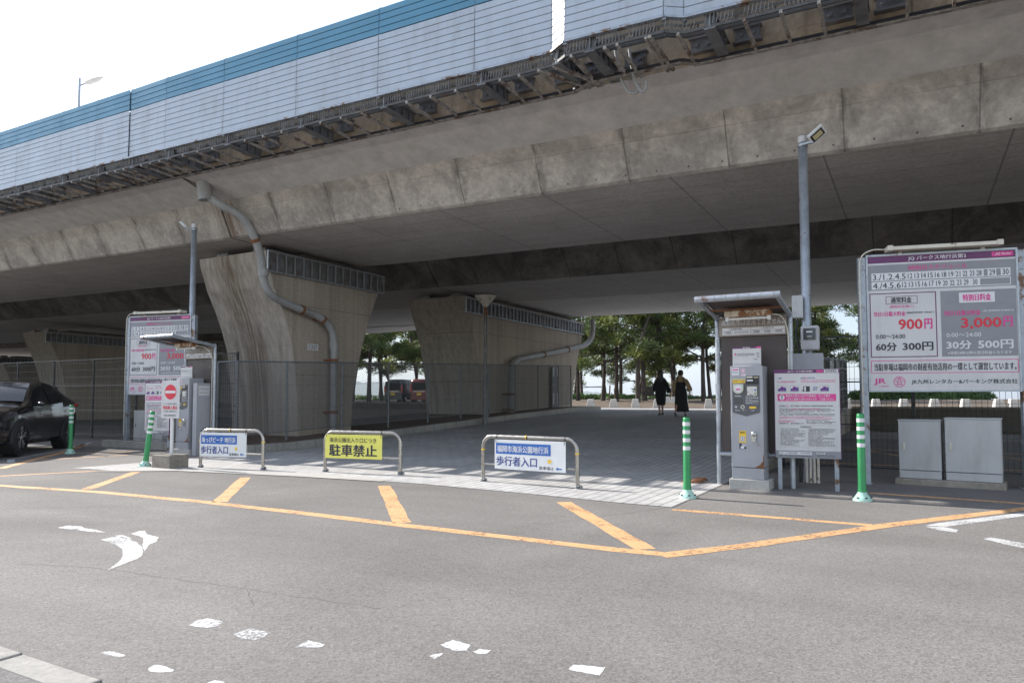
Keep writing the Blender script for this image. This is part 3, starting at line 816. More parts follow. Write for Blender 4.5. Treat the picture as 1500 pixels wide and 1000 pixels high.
# drainpipes
def pipe_thing(label, pts, r, clamps, cup):
    t = thing("drainpipe", label, "drainpipe", 0, 0)
    b = MB(); b.tube(smooth(pts, 8), r, 16); b.build("pipe", M['pipe'], t)
    for (p, q, s) in clamps:
        b = MB(); b.tube([p, q], r+.022, 16); 
        c = (Vector(p)+Vector(q))/2
        b.box(c.x-r-.18, c.x, c.y-r-.06, c.y+r+.06, c.z-.03, c.z+.03) if s == 0 else None
        b.build("clamp", M['rust'], t)
    for (p, q, s) in cup:
        b = MB(); b.tube([p, q], s, 18); b.build("collar", M['pipe'], t)
    return t
pipe_thing("grey drainpipe bending down the near pier beside its number plate", PIPE1, .096, PC1, PCUP1)
pipe_thing("grey drainpipe running along the far pier wall to a bend at its seaward end", PIPE2, .12, PC2, [])
# ------------------------------------------------------------------ lettering
_gl = {}
def glyphs(s, bold=.0):
    key = (s, bold)
    if key in _gl: return _gl[key]
    cu = bpy.data.curves.new("txt", 'FONT'); cu.body = s; cu.resolution_u = 2; cu.offset = bold
    o = bpy.data.objects.new("txt", cu); COL.objects.link(o)
    dg = bpy.context.evaluated_depsgraph_get(); dg.update()
    me = bpy.data.meshes.new_from_object(o.evaluated_get(dg))
    vs = [(v.co.x, v.co.y) for v in me.vertices]; fs = [tuple(p.vertices) for p in me.polygons]
    bpy.data.objects.remove(o); bpy.data.curves.remove(cu); bpy.data.meshes.remove(me)
    x0 = min(v[0] for v in vs); x1 = max(v[0] for v in vs); y0 = min(v[1] for v in vs); y1 = max(v[1] for v in vs)
    _gl[key] = ([((a-x0)/(x1-x0), (b-y0)/(y1-y0)) for a, b in vs], fs, (x1-x0)/(y1-y0))
    return _gl[key]
class Print:
    """flat print on a board facing -y: boxes, frames and lettering in several inks, one mesh"""
    def __init__(s, W_, H_, x0=0, z0=0, y=0):
        s.b = MB(); s.W = W_; s.H = H_; s.x0 = x0; s.z0 = z0; s.y = y; s.mats = []; s.layer = 0
    def mi(s, m):
        m = M[m]
        if m not in s.mats: s.mats.append(m)
        return s.mats.index(m)
    def P(s, a, t): return (s.x0+a*s.W, s.y-.0012*(1+s.layer), s.z0+(1-t)*s.H)
    def rect(s, a0, a1, t0, t1, m, layer=0):
        s.layer = layer; s.b.quad(s.P(a0,t1), s.P(a1,t1), s.P(a1,t0), s.P(a0,t0), s.mi(m))
    def frame(s, a0, a1, t0, t1, w, m, layer=1):
        s.layer = layer; k = s.mi(m); wx = w/s.W; wt = w/s.H
        s.rect(a0, a1, t0, t0+wt, m, layer); s.rect(a0, a1, t1-wt, t1, m, layer)
        s.rect(a0, a0+wx, t0+wt, t1-wt, m, layer); s.rect(a1-wx, a1, t0+wt, t1-wt, m, layer)
    def text(s, st, a0, a1, t0, t1, m, bold=.0, layer=2, slant=0.0, fit=True):
        vs, fs, asp = glyphs(st); s.layer = layer
        if not fit:                                   # keep the letters' own width
            h = (t1-t0)*s.H; w = h*asp/s.W; c = (a0+a1)/2; a0, a1 = c-w/2, c+w/2
        e = (t1-t0)*s.H*min(bold, .03)*1.25              # heavier strokes: the same print laid a hair apart
        for k, (ox, oz) in enumerate(((0,0),) if e == 0 else ((-e,-e*.4),(e,-e*.4),(0,e*.7))):
            q = [s.P(a0+(a1-a0)*x+slant*y*(t1-t0)*s.H/s.W+ox/s.W, t1-(t1-t0)*y-oz/s.H) for x, y in vs]
            s.b.add([(p[0], p[1]-.00015*k, p[2]) for p in q], fs, s.mi(m))
    def disc(s, a, t, r, m, layer=1, r0=0.0, n=28, sx=1.0):
        s.layer = layer; k = s.mi(m); c = s.P(a, t)
        vs = []
        for rr in (r0, r):
            vs += [(c[0]+rr*sx*math.cos(2*math.pi*i/n), c[1], c[2]+rr*math.sin(2*math.pi*i/n)) for i in range(n)]
        s.b.add(vs, [(i, n+i, n+(i+1)%n, (i+1)%n)[::-1] for i in range(n)], k)
    def poly(s, pts, m, layer=1):
        s.layer = layer; s.b.add([s.P(a, t) for a, t in pts], [tuple(range(len(pts)))], s.mi(m))
    def fine(s, a0, a1, t0, t1, rows, m, fill=.5, seed=1, layer=1):
        """small print too fine to read: broken rows of tiny strokes"""
        rnd = random.Random(seed); h = (t1-t0)/rows
        for r in range(rows):
            a = a0; end = a0+(a1-a0)*rnd.choice((1, 1, .92, .75, .55) if rows > 2 else (1, .95))
            while a < end:
                w = rnd.uniform(.004, .009)/s.W; g = rnd.uniform(.002, .004)/s.W
                k = rnd.random()
                if k > .08:
                    tt = t0+r*h
                    s.rect(a, min(a+w, a1), tt+h*rnd.uniform(0, .12), tt+h*(fill*rnd.uniform(.45, .75)), m, layer)
                    s.rect(a, min(a+w*rnd.uniform(.3, .9), a1), tt+h*fill*.8, tt+h*fill, m, layer)
                a += w+g
    def build(s, parent, name="lettering"):
        return s.b.build(name, s.mats, parent)

pl = Print(.39, .16, 0, 0, 0)
vs, fs, asp = glyphs("I 337")
b = MB(); b.add([(2.5145, .31+.29*x, 2.485+.11*y) for x, y in vs], fs)
for o in list(COL.objects):
    if o.name == "number_plate" and o.parent == p1: bpy.data.objects.remove(o)
q = MB(); q.box(2.503, 2.513, .26, .65, 2.455, 2.625); q = q.build("number_plate", M['white_s'], p1, bevel=.004)
b.build("lettering", M['ink'], q)

# ------------------------------------------------------------------ big tariff sign
def price_sign(label, u, v, rot):
    t = thing("tariff_sign", label, "price sign", u, v, 0, rot, "parking tariff signs")
    Wd, Hd, z0 = 1.81, 1.89, 1.27
    for x in (-.055, Wd+.055):
        b = MB(); b.box(x-.05, x+.05, .0, .10, 0, z0+Hd-.02); b.box(x-.09, x+.09, -.04, .14, 0, .012)
        b.build("post", M['galv_rust'], t, bevel=.006)
    b = MB(); b.box(0, Wd, .0, .07, z0, z0+Hd); b.build("board", M['white_s'], t, bevel=.006)
    b = MB(); f = .018
    b.box(-.004, Wd+.004, -.012, .0-.001, z0-.004, z0+f); b.box(-.004, Wd+.004, -.012, -.001, z0+Hd-f, z0+Hd+.004)
    b.box(-.004, f, -.012, -.001, z0+f, z0+Hd-f); b.box(Wd-f, Wd+.004, -.012, -.001, z0+f, z0+Hd-f)
    b.build("frame", M['galv'], t)
    p = Print(Wd, Hd, 0, z0, 0)
    p.rect(.012, .988, .012, .062, 'purple'); p.text("JQ パークス地行浜第2", .29, .675, .020, .055, 'white_i', .012)
    p.rect(.84, .975, .020, .052, 'pink', 1); p.text("JQ Parks", .86, .955, .028, .046, 'white_i', .02, slant=.4)
    p.rect(.012, .988, .075, .262, 'grey_s'); p.text("特別日スケジュール", .29, .68, .088, .124, 'pink', .016)
    p.rect(.035, .955, .135, .192, 'white_i', 1); p.rect(.035, .955, .199, .254, 'white_i', 1)
    p.text("3./1.2.4.5", .045, .27, .143, .186, 'ink', .01)
    for i, d in enumerate("12 13 14 15 16 18 19 21 22 23 28".split()): p.text(d, .285+i*.0455, .315+i*.0455, .145, .183, 'ink', .01)
    p.text("29", .82, .858, .143, .183, 'ink', .01); p.text("30", .905, .943, .143, .183, 'ink', .01)
    p.text("4./4.5.6", .045, .235, .206, .249, 'ink', .01)
    for i, d in enumerate("12 13 15 16 17 19 20 22 23 29 30".split()): p.text(d, .245+i*.0455+(.012 if i > 9 else 0), .275+i*.0455+(.012 if i > 9 else 0), .207, .245, 'ink', .01)
    p.rect(.785, .81, .14, .187, 'grey_s', 2); p.rect(.865, .893, .14, .187, 'grey_s', 2); p.rect(.76, .95, .205, .249, 'grey_s', 2)
    for k in range(20): p.rect(.275+k*.0355, .277+k*.0355, .14, .187, 'grey_i', 2)
    p.frame(.018, .470, .283, .752, .012, 'purple')
    p.frame(.13, .345, .308, .365, .006, 'purple'); p.text("通常料金", .165, .305, .315, .357, 'ink', .02)
    p.text("(特別日を除く)", .155, .32, .374, .396, 'pink', .012)
    p.text("当日1日最大料金", .045, .262, .418, .452, 'pink', .02); p.fine(.27, .455, .425, .44, 1, 'ink', .9, 3)
    p.text("900", .215, .372, .478, .55, 'red', .03); p.text("円", .388, .438, .478, .55, 'pink', .03)
    p.text("0:00～24:00", .055, .255, .585, .616, 'ink', .012)
    p.text("60分", .055, .195, .645, .705, 'ink', .03); p.text("300円", .238, .44, .645, .705, 'ink', .03)
    p.rect(.498, .985, .283, .752, 'grey_s'); p.rect(.62, .85, .30, .372, 'white_i', 1); p.text("特別日料金", .645, .825, .312, .36, 'pink', .03)
    p.text("当日1日最大料金", .52, .755, .425, .462, 'pink', .02); p.fine(.765, .97, .428, .443, 1, 'white_i', .9, 4)
    p.text("3,000", .63, .885, .482, .56, 'red', .03); p.text("円", .90, .955, .478, .548, 'pink', .03)
    p.text("0:00～24:00", .53, .755, .585, .615, 'white_i', .012)
    p.text("30分", .53, .69, .64, .70, 'white_i', .03); p.text("500円", .735, .955, .64, .70, 'white_i', .03)
    p.text("※深夜24時以降は翌日料金となります", .535, .945, .716, .739, 'white_i', .012)
    p.frame(.018, .985, .775, .868, .008, 'pink'); p.text("当駐車場は福岡市の財産有効活用の一環として運営しています。", .04, .97, .797, .850, 'ink', .012)
    p.text("JR", .035, .115, .905, .953, 'pink', .05); p.fine(.07, .135, .958, .968, 1, 'pink', .9, 8)
    p.disc(.208, .93, .073, 'pink', 1, .064)
    sp_ = lambda i, r: (.208+r/Wd*math.sin(math.pi*i/5), .93-r/Hd*math.cos(math.pi*i/5))
    for i in range(10):                                   # the star as an outline of ten strokes
        o0, o1 = (.064, .027) if i % 2 == 0 else (.027, .064); k_ = .80
        p.poly([sp_(i, o0), sp_(i+1, o1), sp_(i+1, o1*k_), sp_(i, o0*k_)][::-1], 'pink', 1)
    for dt in (.905, .925, .943): p.rect(.192, .224, dt, dt+.006, 'pink', 3)
    p.text("JR九州レンタカー&パーキング株式会社", .29, .975, .913, .95, 'ink', .012)
    p.build(t)
    lamp = MB(); lamp.box(.27, 1.60, -.14, .06, z0+Hd+.035, z0+Hd+.085); lamp.box(.25, .32, -.15, .07, z0+Hd+.03, z0+Hd+.10); lamp.box(1.55, 1.62, -.15, .07, z0+Hd+.03, z0+Hd+.10)
    lamp.box(.4, .45, .0, .05, z0+Hd, z0+Hd+.035); lamp.box(1.4, 1.45, .0, .05, z0+Hd, z0+Hd+.035)
    lamp.build("lamp", M['cream'], t, bevel=.006)
    b = MB(); b.tube(smooth([(.27,-.03,z0+Hd+.06),(.08,-.02,z0+Hd+.07),(-.06,-.015,z0+Hd-.02),(-.085,-.012,z0+Hd-.25),(-.085,-.012,z0+.8),(-.085,-.012,.3)], 6), .010, 6); b.build("cable", M['cream'], t)
    return t
SIGN_R = price_sign("large tariff board over the two pale cabinets on the right, its whole face clear", -.55, 11.01, R(12.4))
SIGN_L = price_sign("tariff board on the left, half hidden by a shelter and the no entry sign", -16.55, 10.45, R(12.4))

# ------------------------------------------------------------------ payment machine, shelter, notice board
def machine(label, u, v):
    t = thing("payment_machine", label, "payment machine", u, v, 0, 0, "parking payment machines")
    b = MB(); b.box(0, .50, 0, .385, -.02, .13); b.build("base_block", M['conc_light'], t, bevel=.01)
    b = MB(); b.box(.035, .435, .025, .365, .132, .275); b.build("plinth", M['grey_m'], t, bevel=.004)
    b = MB(); b.box(.03, .44, .02, .37, .282, 1.60); b.build("cabinet", M['grey_m'], t, bevel=.008)
    X0, ZT = .03, 1.60
    def F(x, z): return (x, z)
    p = MB(); y0, y1 = .013, .0195
    p.prism([(X0+.027, ZT-.195), (X0+.205, ZT-.195), (X0+.205, ZT-.13), (X0+.37, ZT-.13), (X0+.37, ZT-.605), (X0+.20, ZT-.655), (X0+.027, ZT-.605)][::-1], y0, y1, 'y')
    p.build("control_panel", M['grey_s2'], t)
    q = Print(.41, 1.318, X0, .282, .0128)
    def rx(x): return x/.41
    def tz(z): return z/1.318
    def rr(x0, x1, z0, z1, m, L=0): q.rect(rx(x0), rx(x1), tz(z0), tz(z1), m, L)
    rr(.205, .36, .13, .24, 'black'); rr(.21, .285, .137, .158, 'cream', 1); rr(.30, .355, .145, .158, 'lens', 1); rr(.215, .29, .18, .20, 'white_i', 1); rr(.31, .345, .17, .215, 'ink', 1)
    rr(.03, .19, .165, .183, 'lens'); rr(.03, .19, .186, .222, 'yellow_p'); q.fine(rx(.035), rx(.185), tz(.192), tz(.215), 1, 'ink', .8, 5, 1)
    for i in range(5): q.rect(rx(.195), rx(.355), tz(.40+i*.022), tz(.404+i*.022), 'grey_i', 1)
    q.fine(rx(.195), rx(.355), tz(.39), tz(.50), 5, 'white_i', .5, 9, 1)
    rr(.055, .155, .42, .495, 'ink2'); q.fine(rx(.06), rx(.14), tz(.385), tz(.402), 1, 'white_i', .9, 3, 1)
    q.disc(rx(.07), tz(.535), .016, 'grey_i', 1); q.disc(rx(.155), tz(.535), .026, 'cream', 1); q.disc(rx(.155), tz(.535), .014, 'ink', 2)
    rr(.24, .325, .528, .556, 'yellow_p'); q.fine(rx(.05), rx(.12), tz(.575), tz(.588), 1, 'white_i', .9, 6, 1); q.fine(rx(.14), rx(.19), tz(.575), tz(.588), 1, 'white_i', .9, 7, 1); q.fine(rx(.26), rx(.30), tz(.572), tz(.59), 1, 'white_i', .9, 8, 1)
    q.y = .0195
    rr(.02, .115, .022, .12, 'white_i'); rr(.03, .105, .04, .055, 'pink', 1); q.fine(rx(.03), rx(.10), tz(.07), tz(.1), 2, 'navy', .6, 11, 1)
    q.disc(rx(.165), tz(.062), .031, 'white_i', 0); q.disc(rx(.165), tz(.062), .024, 'pink', 1, .017); rr(.14, .20, .10, .13, 'white_i'); q.fine(rx(.145), rx(.195), tz(.105), tz(.125), 1, 'pink', .7, 12, 1)
    rr(.104, .19, .845, 1.00, 'yellow_p'); q.fine(rx(.115), rx(.18), tz(.855), tz(.885), 1, 'ink', .9, 13, 1); rr(.117, .177, .915, .985, 'grey_i', 1); q.disc(rx(.147), tz(.945), .017, 'white_i', 2); q.disc(rx(.147), tz(.945), .008, 'ink', 3)
    rr(.104, .19, 1.008, 1.08, 'ink'); rr(.135, .19, 1.012, 1.05, 'grey_i', 1); rr(.12, .165, 1.045, 1.075, 'white_i', 2)
    for i in range(26):
        rnd = random.Random(i); q.disc(rx(.255+rnd.uniform(-.05, .05)), tz(.77+rnd.uniform(-.05, .05)), .0028, 'grey_i', 0, 0, 6)
    q.poly([(rx(.30), tz(1.318)), (rx(.41), tz(1.318)), (rx(.41), tz(1.14)), (rx(.40), tz(1.16)), (rx(.397), tz(1.23)), (rx(.37), tz(1.26)), (rx(.36), tz(1.28)), (rx(.325), tz(1.295))], 'rust', 1)
    q.build(t, "panel_print")
    k = MB(); k.box(X0+.215, X0+.34, .004, .0125, ZT-.385, ZT-.27)
    for i in range(4):
        for j in range(4): k.box(X0+.232+i*.026, X0+.251+i*.026, -.001, .004, ZT-.370+j*.023, ZT-.353+j*.023, 2 if (i == 3 and j == 2) else (3 if (i == 3 and j == 0) else 1))
    k.build("keypad", [M['cream'], M['white_i'], M['blue'], M['green']], t)
    k = MB()
    k.prism([(X0+.04+.13*a, ZT-.30+.065*c) for a, c in ((0,1),(0,-.2),(.12,-.65),(.35,-.95),(.65,-.95),(.88,-.65),(1,-.2),(1,1))][::-1], -.012, .0125, 'y')
    k.lathe([(.046,-.014),(.046,-.011)], 20, (X0+.105, 0, ZT-.295), 1, axis='y'); k.box(X0+.075, X0+.135, -.0165, -.0145, ZT-.315, ZT-.298, 2)
    k.build("card_reader", [M['mint2'], M['white_i'], M['pink']], t)
    k = MB(); k.lathe([(.0,-.012),(.030,-.010),(.034,-.0),(.034,.019)], 16, (X0+.29, 0, ZT-.885), axis='y'); k.box(X0+.262, X0+.318, -.004, .019, ZT-.985, ZT-.885); k.box(X0+.272, X0+.308, -.012, -.004, ZT-.97, ZT-.93)
    k.lathe([(.008,-.004),(.012,0),(.012,.019)], 10, (X0+.335, 0, ZT-1.02), axis='y')
    k.build("lock", M['steel2'], t)
    k = MB(); k.box(X0+.018, X0+.38, .10, .112, ZT+.002, ZT+.255); k = k.build("notice_sheet", M['white_s'], t)
    p2_ = Print(.362, .253, X0+.018, ZT+.002, .10)
    p2_.rect(0, 1, 0, .09, 'purple'); p2_.text("駐車場", .37, .62, .012, .078, 'white_i', .02)
    p2_.rect(.85, 1, 0, .09, 'pink', 1); p2_.frame(.05, .95, .32, .60, .002, 'grey_i'); p2_.poly([(.07,.33),(.14,.33),(.105,.47)][::-1], 'pink', 2)
    p2_.fine(.17, .78, .36, .5, 2, 'ink', .6, 21, 2); p2_.fine(.86, .94, .33, .58, 3, 'ink', .7, 22, 2); p2_.fine(.76, .86, .64, .7, 1, 'ink', .9, 23, 1); p2_.rect(.03, .97, .86, .97, 'grey_i', 1)
    p2_.build(k)
    k = MB(); k.tube([(.425,.15,1.6),(.425,.15,1.72)], .004, 6); k.build("aerial", M['black'], t)
    return t
M['grey_s2'] = plain("machine_panel_grey", (.085,.085,.095), .45, var=.08)
M['ink2'] = plain("dark_display", (.05,.055,.06), .2, var=.05)
M['mint2'] = plain("pale_green_plastic", (.50,.52,.42), .4, var=.06)
M['steel2'] = plain("brushed_lock_steel", (.45,.45,.43), .3, .9, var=.2, scale=30)

def shelter(label, u, v):
    t = thing("pay_shelter", label, "shelter", u, v, 0, 0, "shelters over the payment machines")
    w = .95; f = MB(); r = .034
    for x in (0, w):
        f.tube(smooth([(x,0,-.02),(x,0,1.2),(x,0,2.2),(x,-.05,2.29),(x,-.5,2.35),(x,-.97,2.42)], 5), r, 10)
    f.tube([(-.04,-1.0,2.425),(w+.04,-1.0,2.425)], .042, 12); f.tube([(0,0,.42),(w,0,.42)], r*.9, 10)
    f.tube([(0,-.02,2.28),(w,-.02,2.28)], .02, 8)
    f.build("frame", M['galv'], t)
    f = MB()
    for i in range(7):
        x = .05+i*.14
        f.tube([(x, -1.0+.044*math.cos(a), 2.425+.044*math.sin(a)) if False else (x+.05*a/6.3, -1.0+.0445*math.cos(a), 2.425+.0445*math.sin(a)) for a in [k*.63 for k in range(11)]], .003, 5)
    for x in (0, w):
        for i in range(9):
            z = .5+i*.2; f.tube([(x+.037*math.cos(a), .037*math.sin(a), z+.10*a/6.3) for a in [k*.63 for k in range(11)]], .0025, 5)
    f.build("binding_wire", M['steel_rust'], t)
    f = MB(); f.add([(.03,-.97,2.455),(w-.03,-.97,2.455),(w-.03,.03,2.325),(.03,.03,2.325),(.03,-.97,2.445),(w-.03,-.97,2.445),(w-.03,.03,2.315),(.03,.03,2.315)], [(0,1,2,3),(7,6,5,4),(0,4,5,1),(1,5,6,2),(2,6,7,3),(3,7,4,0)])
    f.build("roof_sheet", M['brown_p'], t)
    f = MB(); f.bar((-.02,-.48,2.335),(w+.02,-.48,2.335),.03,.02); f.build("roof_angle", M['rust'], t)
    f = MB(); f.box(.19, .78, -.42, -.28, 2.25, 2.33); f.build("lamp_housing", M['cream_rust'], t, bevel=.008)
    f = MB(); f.tube([(.23,-.36,2.225),(.74,-.36,2.225)], .017, 10); f.box(.20,.24,-.385,-.335,2.195,2.25); f.box(.73,.77,-.385,-.335,2.195,2.25); f.build("tube_lamp", M['white'], t)
    f = MB(); f.box(.045, w-.045, .0, .03, .46, 2.02); f.build("back_panel", M['brown_p'], t, bevel=.004)
    f = MB(); f.box(.035, w-.035, -.045, .03, 2.022, 2.275); hd = f.build("header_sign", M['taupe'], t, bevel=.004)
    p = Print(w-.07, .253, .035, 2.022, -.045)
    p.text("高額紙幣は使用できません。", .04, .96, .10, .42, 'white_i', .008)
    p.rect(.05, .975, .55, .92, 'white_i'); p.rect(.05, .975, .665, .672, 'ink', 1); p.rect(.475, .478, .55, .92, 'ink', 1)
    p.text("ご利用可能", .15, .35, .57, .655, 'ink', .01); p.text("ご利用不可", .63, .82, .57, .655, 'ink', .01)
    for a0, a1, s in ((.07,.21,"1000"),(.495,.635,"2000"),(.655,.795,"5000"),(.815,.965,"10000")):
        p.frame(a0, a1, .71, .88, .0025, 'ink', 1); p.text(s, a0+.02, a1-.025, .735, .855, 'ink', .01, fit=True)
    for i, s in enumerate(("500","100","50","10")): p.disc(.255+i*.056, .795, .021, 'ink', 1, .0185, 18); p.text(s, .238+i*.056, .272+i*.056, .765, .825, 'ink', 0)
    p.build(hd)
    f = MB(); f.tube(smooth([(.78,-.33,2.27),(.88,-.2,2.24),(.93,-.06,2.05),(.935,-.05,1.6),(.935,-.05,.5)], 6), .008, 6); f.build("cable", M['cream'], t)
    return t
def notice_board(label, u, v, rot):
    t = thing("notice_board", label, "notice board", u, v, 0, rot, "parking rules boards")
    Wd, z0, Hd = .775, .41, 1.14
    for x in (.05, Wd-.05):
        b = MB(); b.box(x-.025, x+.025, .022, .07, 0, z0+.4); b.build("leg", M['galv_rust'], t)
    b = MB(); b.box(0, Wd, 0, .02, z0, z0+Hd); b.build("board", M['white_s'], t, bevel=.003)
    p = Print(Wd, Hd, 0, z0, 0)
    p.rect(0, 1, 0, .042, 'purple'); p.text("JQパークス地行浜第2", .21, .60, .010, .034, 'white_i', .02); p.rect(.655, .76, .010, .033, 'pink', 1); p.rect(.77, .985, .004, .038, 'white_i', 1); p.text("駐車場規約", .79, .965, .008, .034, 'ink', .01)
    p.text("入庫", .05, .11, .088, .108, 'navy'); p.text("出庫", .41, .47, .088, .108, 'navy'); p.disc(.49, .097, .013, 'pink', 1, .009); p.fine(.52, .63, .09, .106, 1, 'navy', .9, 31)
    p.fine(.04, .34, .13, .155, 1, 'pink', .8, 32); p.fine(.42, .94, .12, .155, 2, 'pink', .6, 33)
    for a in (.05, .245, .705):
        p.rect(a, a+.14, .18, .252, 'grey_i'); p.rect(a+.01, a+.13, .19, .245, 'navy', 1); p.poly([(a+.01,.22),(a+.07,.195),(a+.13,.205),(a+.13,.19),(a+.01,.19)][::-1], 'white_i', 2); p.disc(a+.07, .217, .028, 'pink', 3, .022)
    p.rect(.45, .55, .19, .25, 'ink'); p.rect(.465, .49, .195, .245, 'white_i', 1); p.disc(.44, .238, .012, 'ink', 1, .007)
    p.fine(.60, .67, .195, .245, 2, 'navy', .8, 34)
    p.rect(.045, .945, .278, .358, 'pink'); p.disc(.115, .318, .032, 'white_i', 1); p.text("!", .107, .123, .297, .339, 'ink', .03, 3)
    p.text("最低地上高15cm以下の車両は、ロック板が", .175, .86, .285, .312, 'white_i', .01); p.text("上がると破損する恐れがあります。ご注意ください。", .175, .92, .323, .350, 'white_i', .01)
    p.text("注意事項", .06, .17, .404, .424, 'navy'); p.disc(.20, .414, .013, 'pink', 1, .009); p.fine(.25, .92, .405, .422, 1, 'ink', .9, 35)
    p.fine(.07, .92, .44, .53, 6, 'ink', .6, 36); p.fine(.25, .7, .44, .455, 1, 'pink', .8, 37, 2); p.fine(.06, .9, .535, .565, 2, 'pink', .6, 38)
    p.frame(.05, .32, .575, .60, .0015, 'pink'); p.fine(.06, .30, .58, .596, 1, 'pink', .9, 39); p.fine(.06, .46, .605, .622, 1, 'ink', .8, 44); p.frame(.48, .94, .562, .622, .0015, 'grey_i'); p.fine(.49, .93, .57, .617, 3, 'ink', .6, 40)
    p.frame(.05, .945, .632, .878, .0025, 'grey_i'); p.text("駐車場利用規約", .39, .56, .64, .66, 'ink'); p.fine(.08, .46, .665, .868, 16, 'ink', .62, 41); p.fine(.51, .92, .665, .868, 16, 'ink', .62, 42)
    p.rect(0, 1, .918, 1, 'grey_s'); p.rect(.05, .56, .93, .962, 'white_i', 1); p.text("JQパークス地行浜第2", .06, .34, .935, .957, 'ink', .01); p.fine(.38, .55, .937, .953, 1, 'ink', .9, 46, 2)
    p.rect(.63, .76, .932, .95, 'white_i', 1); p.fine(.64, .75, .935, .948, 1, 'ink', .9, 47, 2)
    p.fine(.06, .56, .97, .985, 1, 'ink', .8, 43, 1); p.fine(.64, .92, .96, .985, 2, 'ink', .7, 45, 1)
    p.build(t)
    for x in (-.006, Wd):
        b = MB(); b.box(x, x+.006, -.002, .022, z0, z0+Hd); b.build("edge_trim", M['purple'], t)
    return t
shelter("pay shelter on the right by the tall lamp pole, its sign clear to read", -2.37, 10.0)
shelter("pay shelter on the left in front of the other tariff board, seen from its side", -13.79, 10.0)
machine("grey payment machine on the right with rust at its lower corner", -2.15, 9.594)
machine("grey payment machine on the left mostly hidden by the no entry sign", -13.57, 9.594)
# a slim box with a sticker on the side of the left machine
t = thing("relay_box", "slim grey box with a white notice beside the left payment machine", "box", -13.05, 9.63)
b = MB(); b.box(0, .12, .02, .36, 0, 1.5); b.build("housing", M['grey_m'], t, bevel=.006)
b = MB(); b.box(.121, .124, .06, .32, 1.24, 1.44); k = b.build("notice_sheet", M['white_s'], t)
p = Print(.26, .2, 0, 0, 0); vs, fs, asp = glyphs("ご利用の際は"); b = MB()
b.add([(.1255, .08+.22*x, 1.36+.035*y) for x, y in vs], fs); vs, fs, asp = glyphs("お札をご用意ください"); b.add([(.1255, .08+.22*x, 1.28+.035*y) for x, y in vs], fs); b.build("lettering", M['ink'], k)
notice_board("parking rules board on the right beside the payment machine with a pink warning band", -1.60, 9.82, R(9))
notice_board("parking rules board on the left partly behind the no entry sign and leaning bollard", -14.35, 9.45, R(3))

# ------------------------------------------------------------------ pale cabinets
def cabinets(ls, u, v, rot, lbase):
    b = MB(); b.box(-.05, 1.22, -.06, .40, -.02, .085)
    t = thing("concrete_base", lbase, "concrete base", u, v, 0, rot); b.build("slab", M['conc_old'], t, bevel=.02)
    x = 0
    for (w, h, lab) in ((.51, .78, ls[0]), (.63, .81, ls[1])):
        c = thing("utility_cabinet", lab, "cabinet", 0, 0, 0, rot, "pale cabinets below the tariff boards")
        c.location = t.location + Matrix.Rotation(ANG+rot, 3, 'Z') @ Vector((x, 0, .087))
        b = MB(); b.box(0, w, .006, .34, .11, h); b.box(-.008, w+.008, 0, .35, h+.001, h+.02); b.build("housing", M['lgrey_m'], c, bevel=.006)
        b = MB(); b.box(.006, w-.006, -.006, .004, .112, h-.004); d = b.build("door", M['lgrey_m'], c, bevel=.004)
        b = MB(); b.box(.05, .082, -.014, -.0065, h*.55-.055, h*.55+.055); b.box(.059, .073, -.022, -.0145, h*.55-.035, h*.55+.045); b.build("handle", M['steel2'], d, bevel=.003)
        b = MB(); b.box(.004, w-.004, .002, .338, 0, .104); b.build("plinth", M['lgrey_m'], c, bevel=.004)
        x += w+.045
cabinets(("smaller pale grey cabinet below the right tariff board", "wider pale grey cabinet below the right tariff board, nearest the photo's right edge"), -.22, 11.3, R(-6.5), "stained concrete slab under the two cabinets on the right")
cabinets(("smaller pale cabinet below the left tariff board next to its post", "wider pale cabinet below the left tariff board, behind the rules board"), -16.9, 10.85, R(-2), "stained concrete slab under the two cabinets on the left")

# ------------------------------------------------------------------ lamp poles with floodlights
def light_pole(label, u, v, H_, flip):
    t = thing("lamp_pole", label, "lamp pole", u, v, 0, 0, "galvanised lamp poles beside the shelters")
    b = MB(); b.lathe([(.13,0),(.13,.012),(.075,.014),(.070,1.0),(.062,H_),(.0,H_+.01)], 18); b.build("pole", M['galv'], t)
    b = MB(); b.lathe([(.072,H_-.16),(.072,H_-.12)], 16); b.lathe([(.067,.0),(.067,.09)], 16, (0,0,H_-.10), 1); b.bar((0,-.06,H_-.14),(flip*.16,-.10,H_-.14),.04,.03); b.build("bracket", [M['galv'], M['white_s']], t)
    f = MB(); rot = Matrix.Translation((flip*.20,-.13,H_-.06)) @ Matrix.Rotation(R(-38)*flip, 4, 'Y') @ Matrix.Rotation(R(-28), 4, 'X')
    f.box(-.11,.13,-.085,.085,-.015,.025,0,rot); f.box(-.10,.12,-.07,.07,.026,.042,0,rot)
    for i in range(6): f.box(-.09+i*.04,-.078+i*.04,-.065,.065,.042,.055,0,rot)
    h = f.build("floodlight", M['white'], t)
    f = MB(); f.box(-.085,.105,-.065,.065,-.021,-.0155,0,rot); f.box(-.06,.08,-.042,.042,-.025,-.0215,1,rot); f.build("lens", [M['black'], M['lens']], h)
    return t
PR = light_pole("tall lamp pole on the right behind the shelter carrying a meter and boxes", -1.33, 10.95, 4.98, 1)
PL = light_pole("tall lamp pole on the left in front of the rust streaked pier", -14.85, 10.91, 5.33, -1)
b = MB(); b.box(-.165,-.03,-.16,-.075,2.32,2.64); b.box(-.171,-.024,-.166,-.161,2.335,2.625)
for z in (2.40, 2.54): b.box(-.15,-.12,-.175,-.167,z-.02,z+.02)
b.build("junction_box", M['lgrey_m'], PR, bevel=.006)
b = MB(); b.box(-.06,.18,-.20,-.08,1.85,2.20); k = b.build("meter", M['grey_i'], PR, bevel=.025)
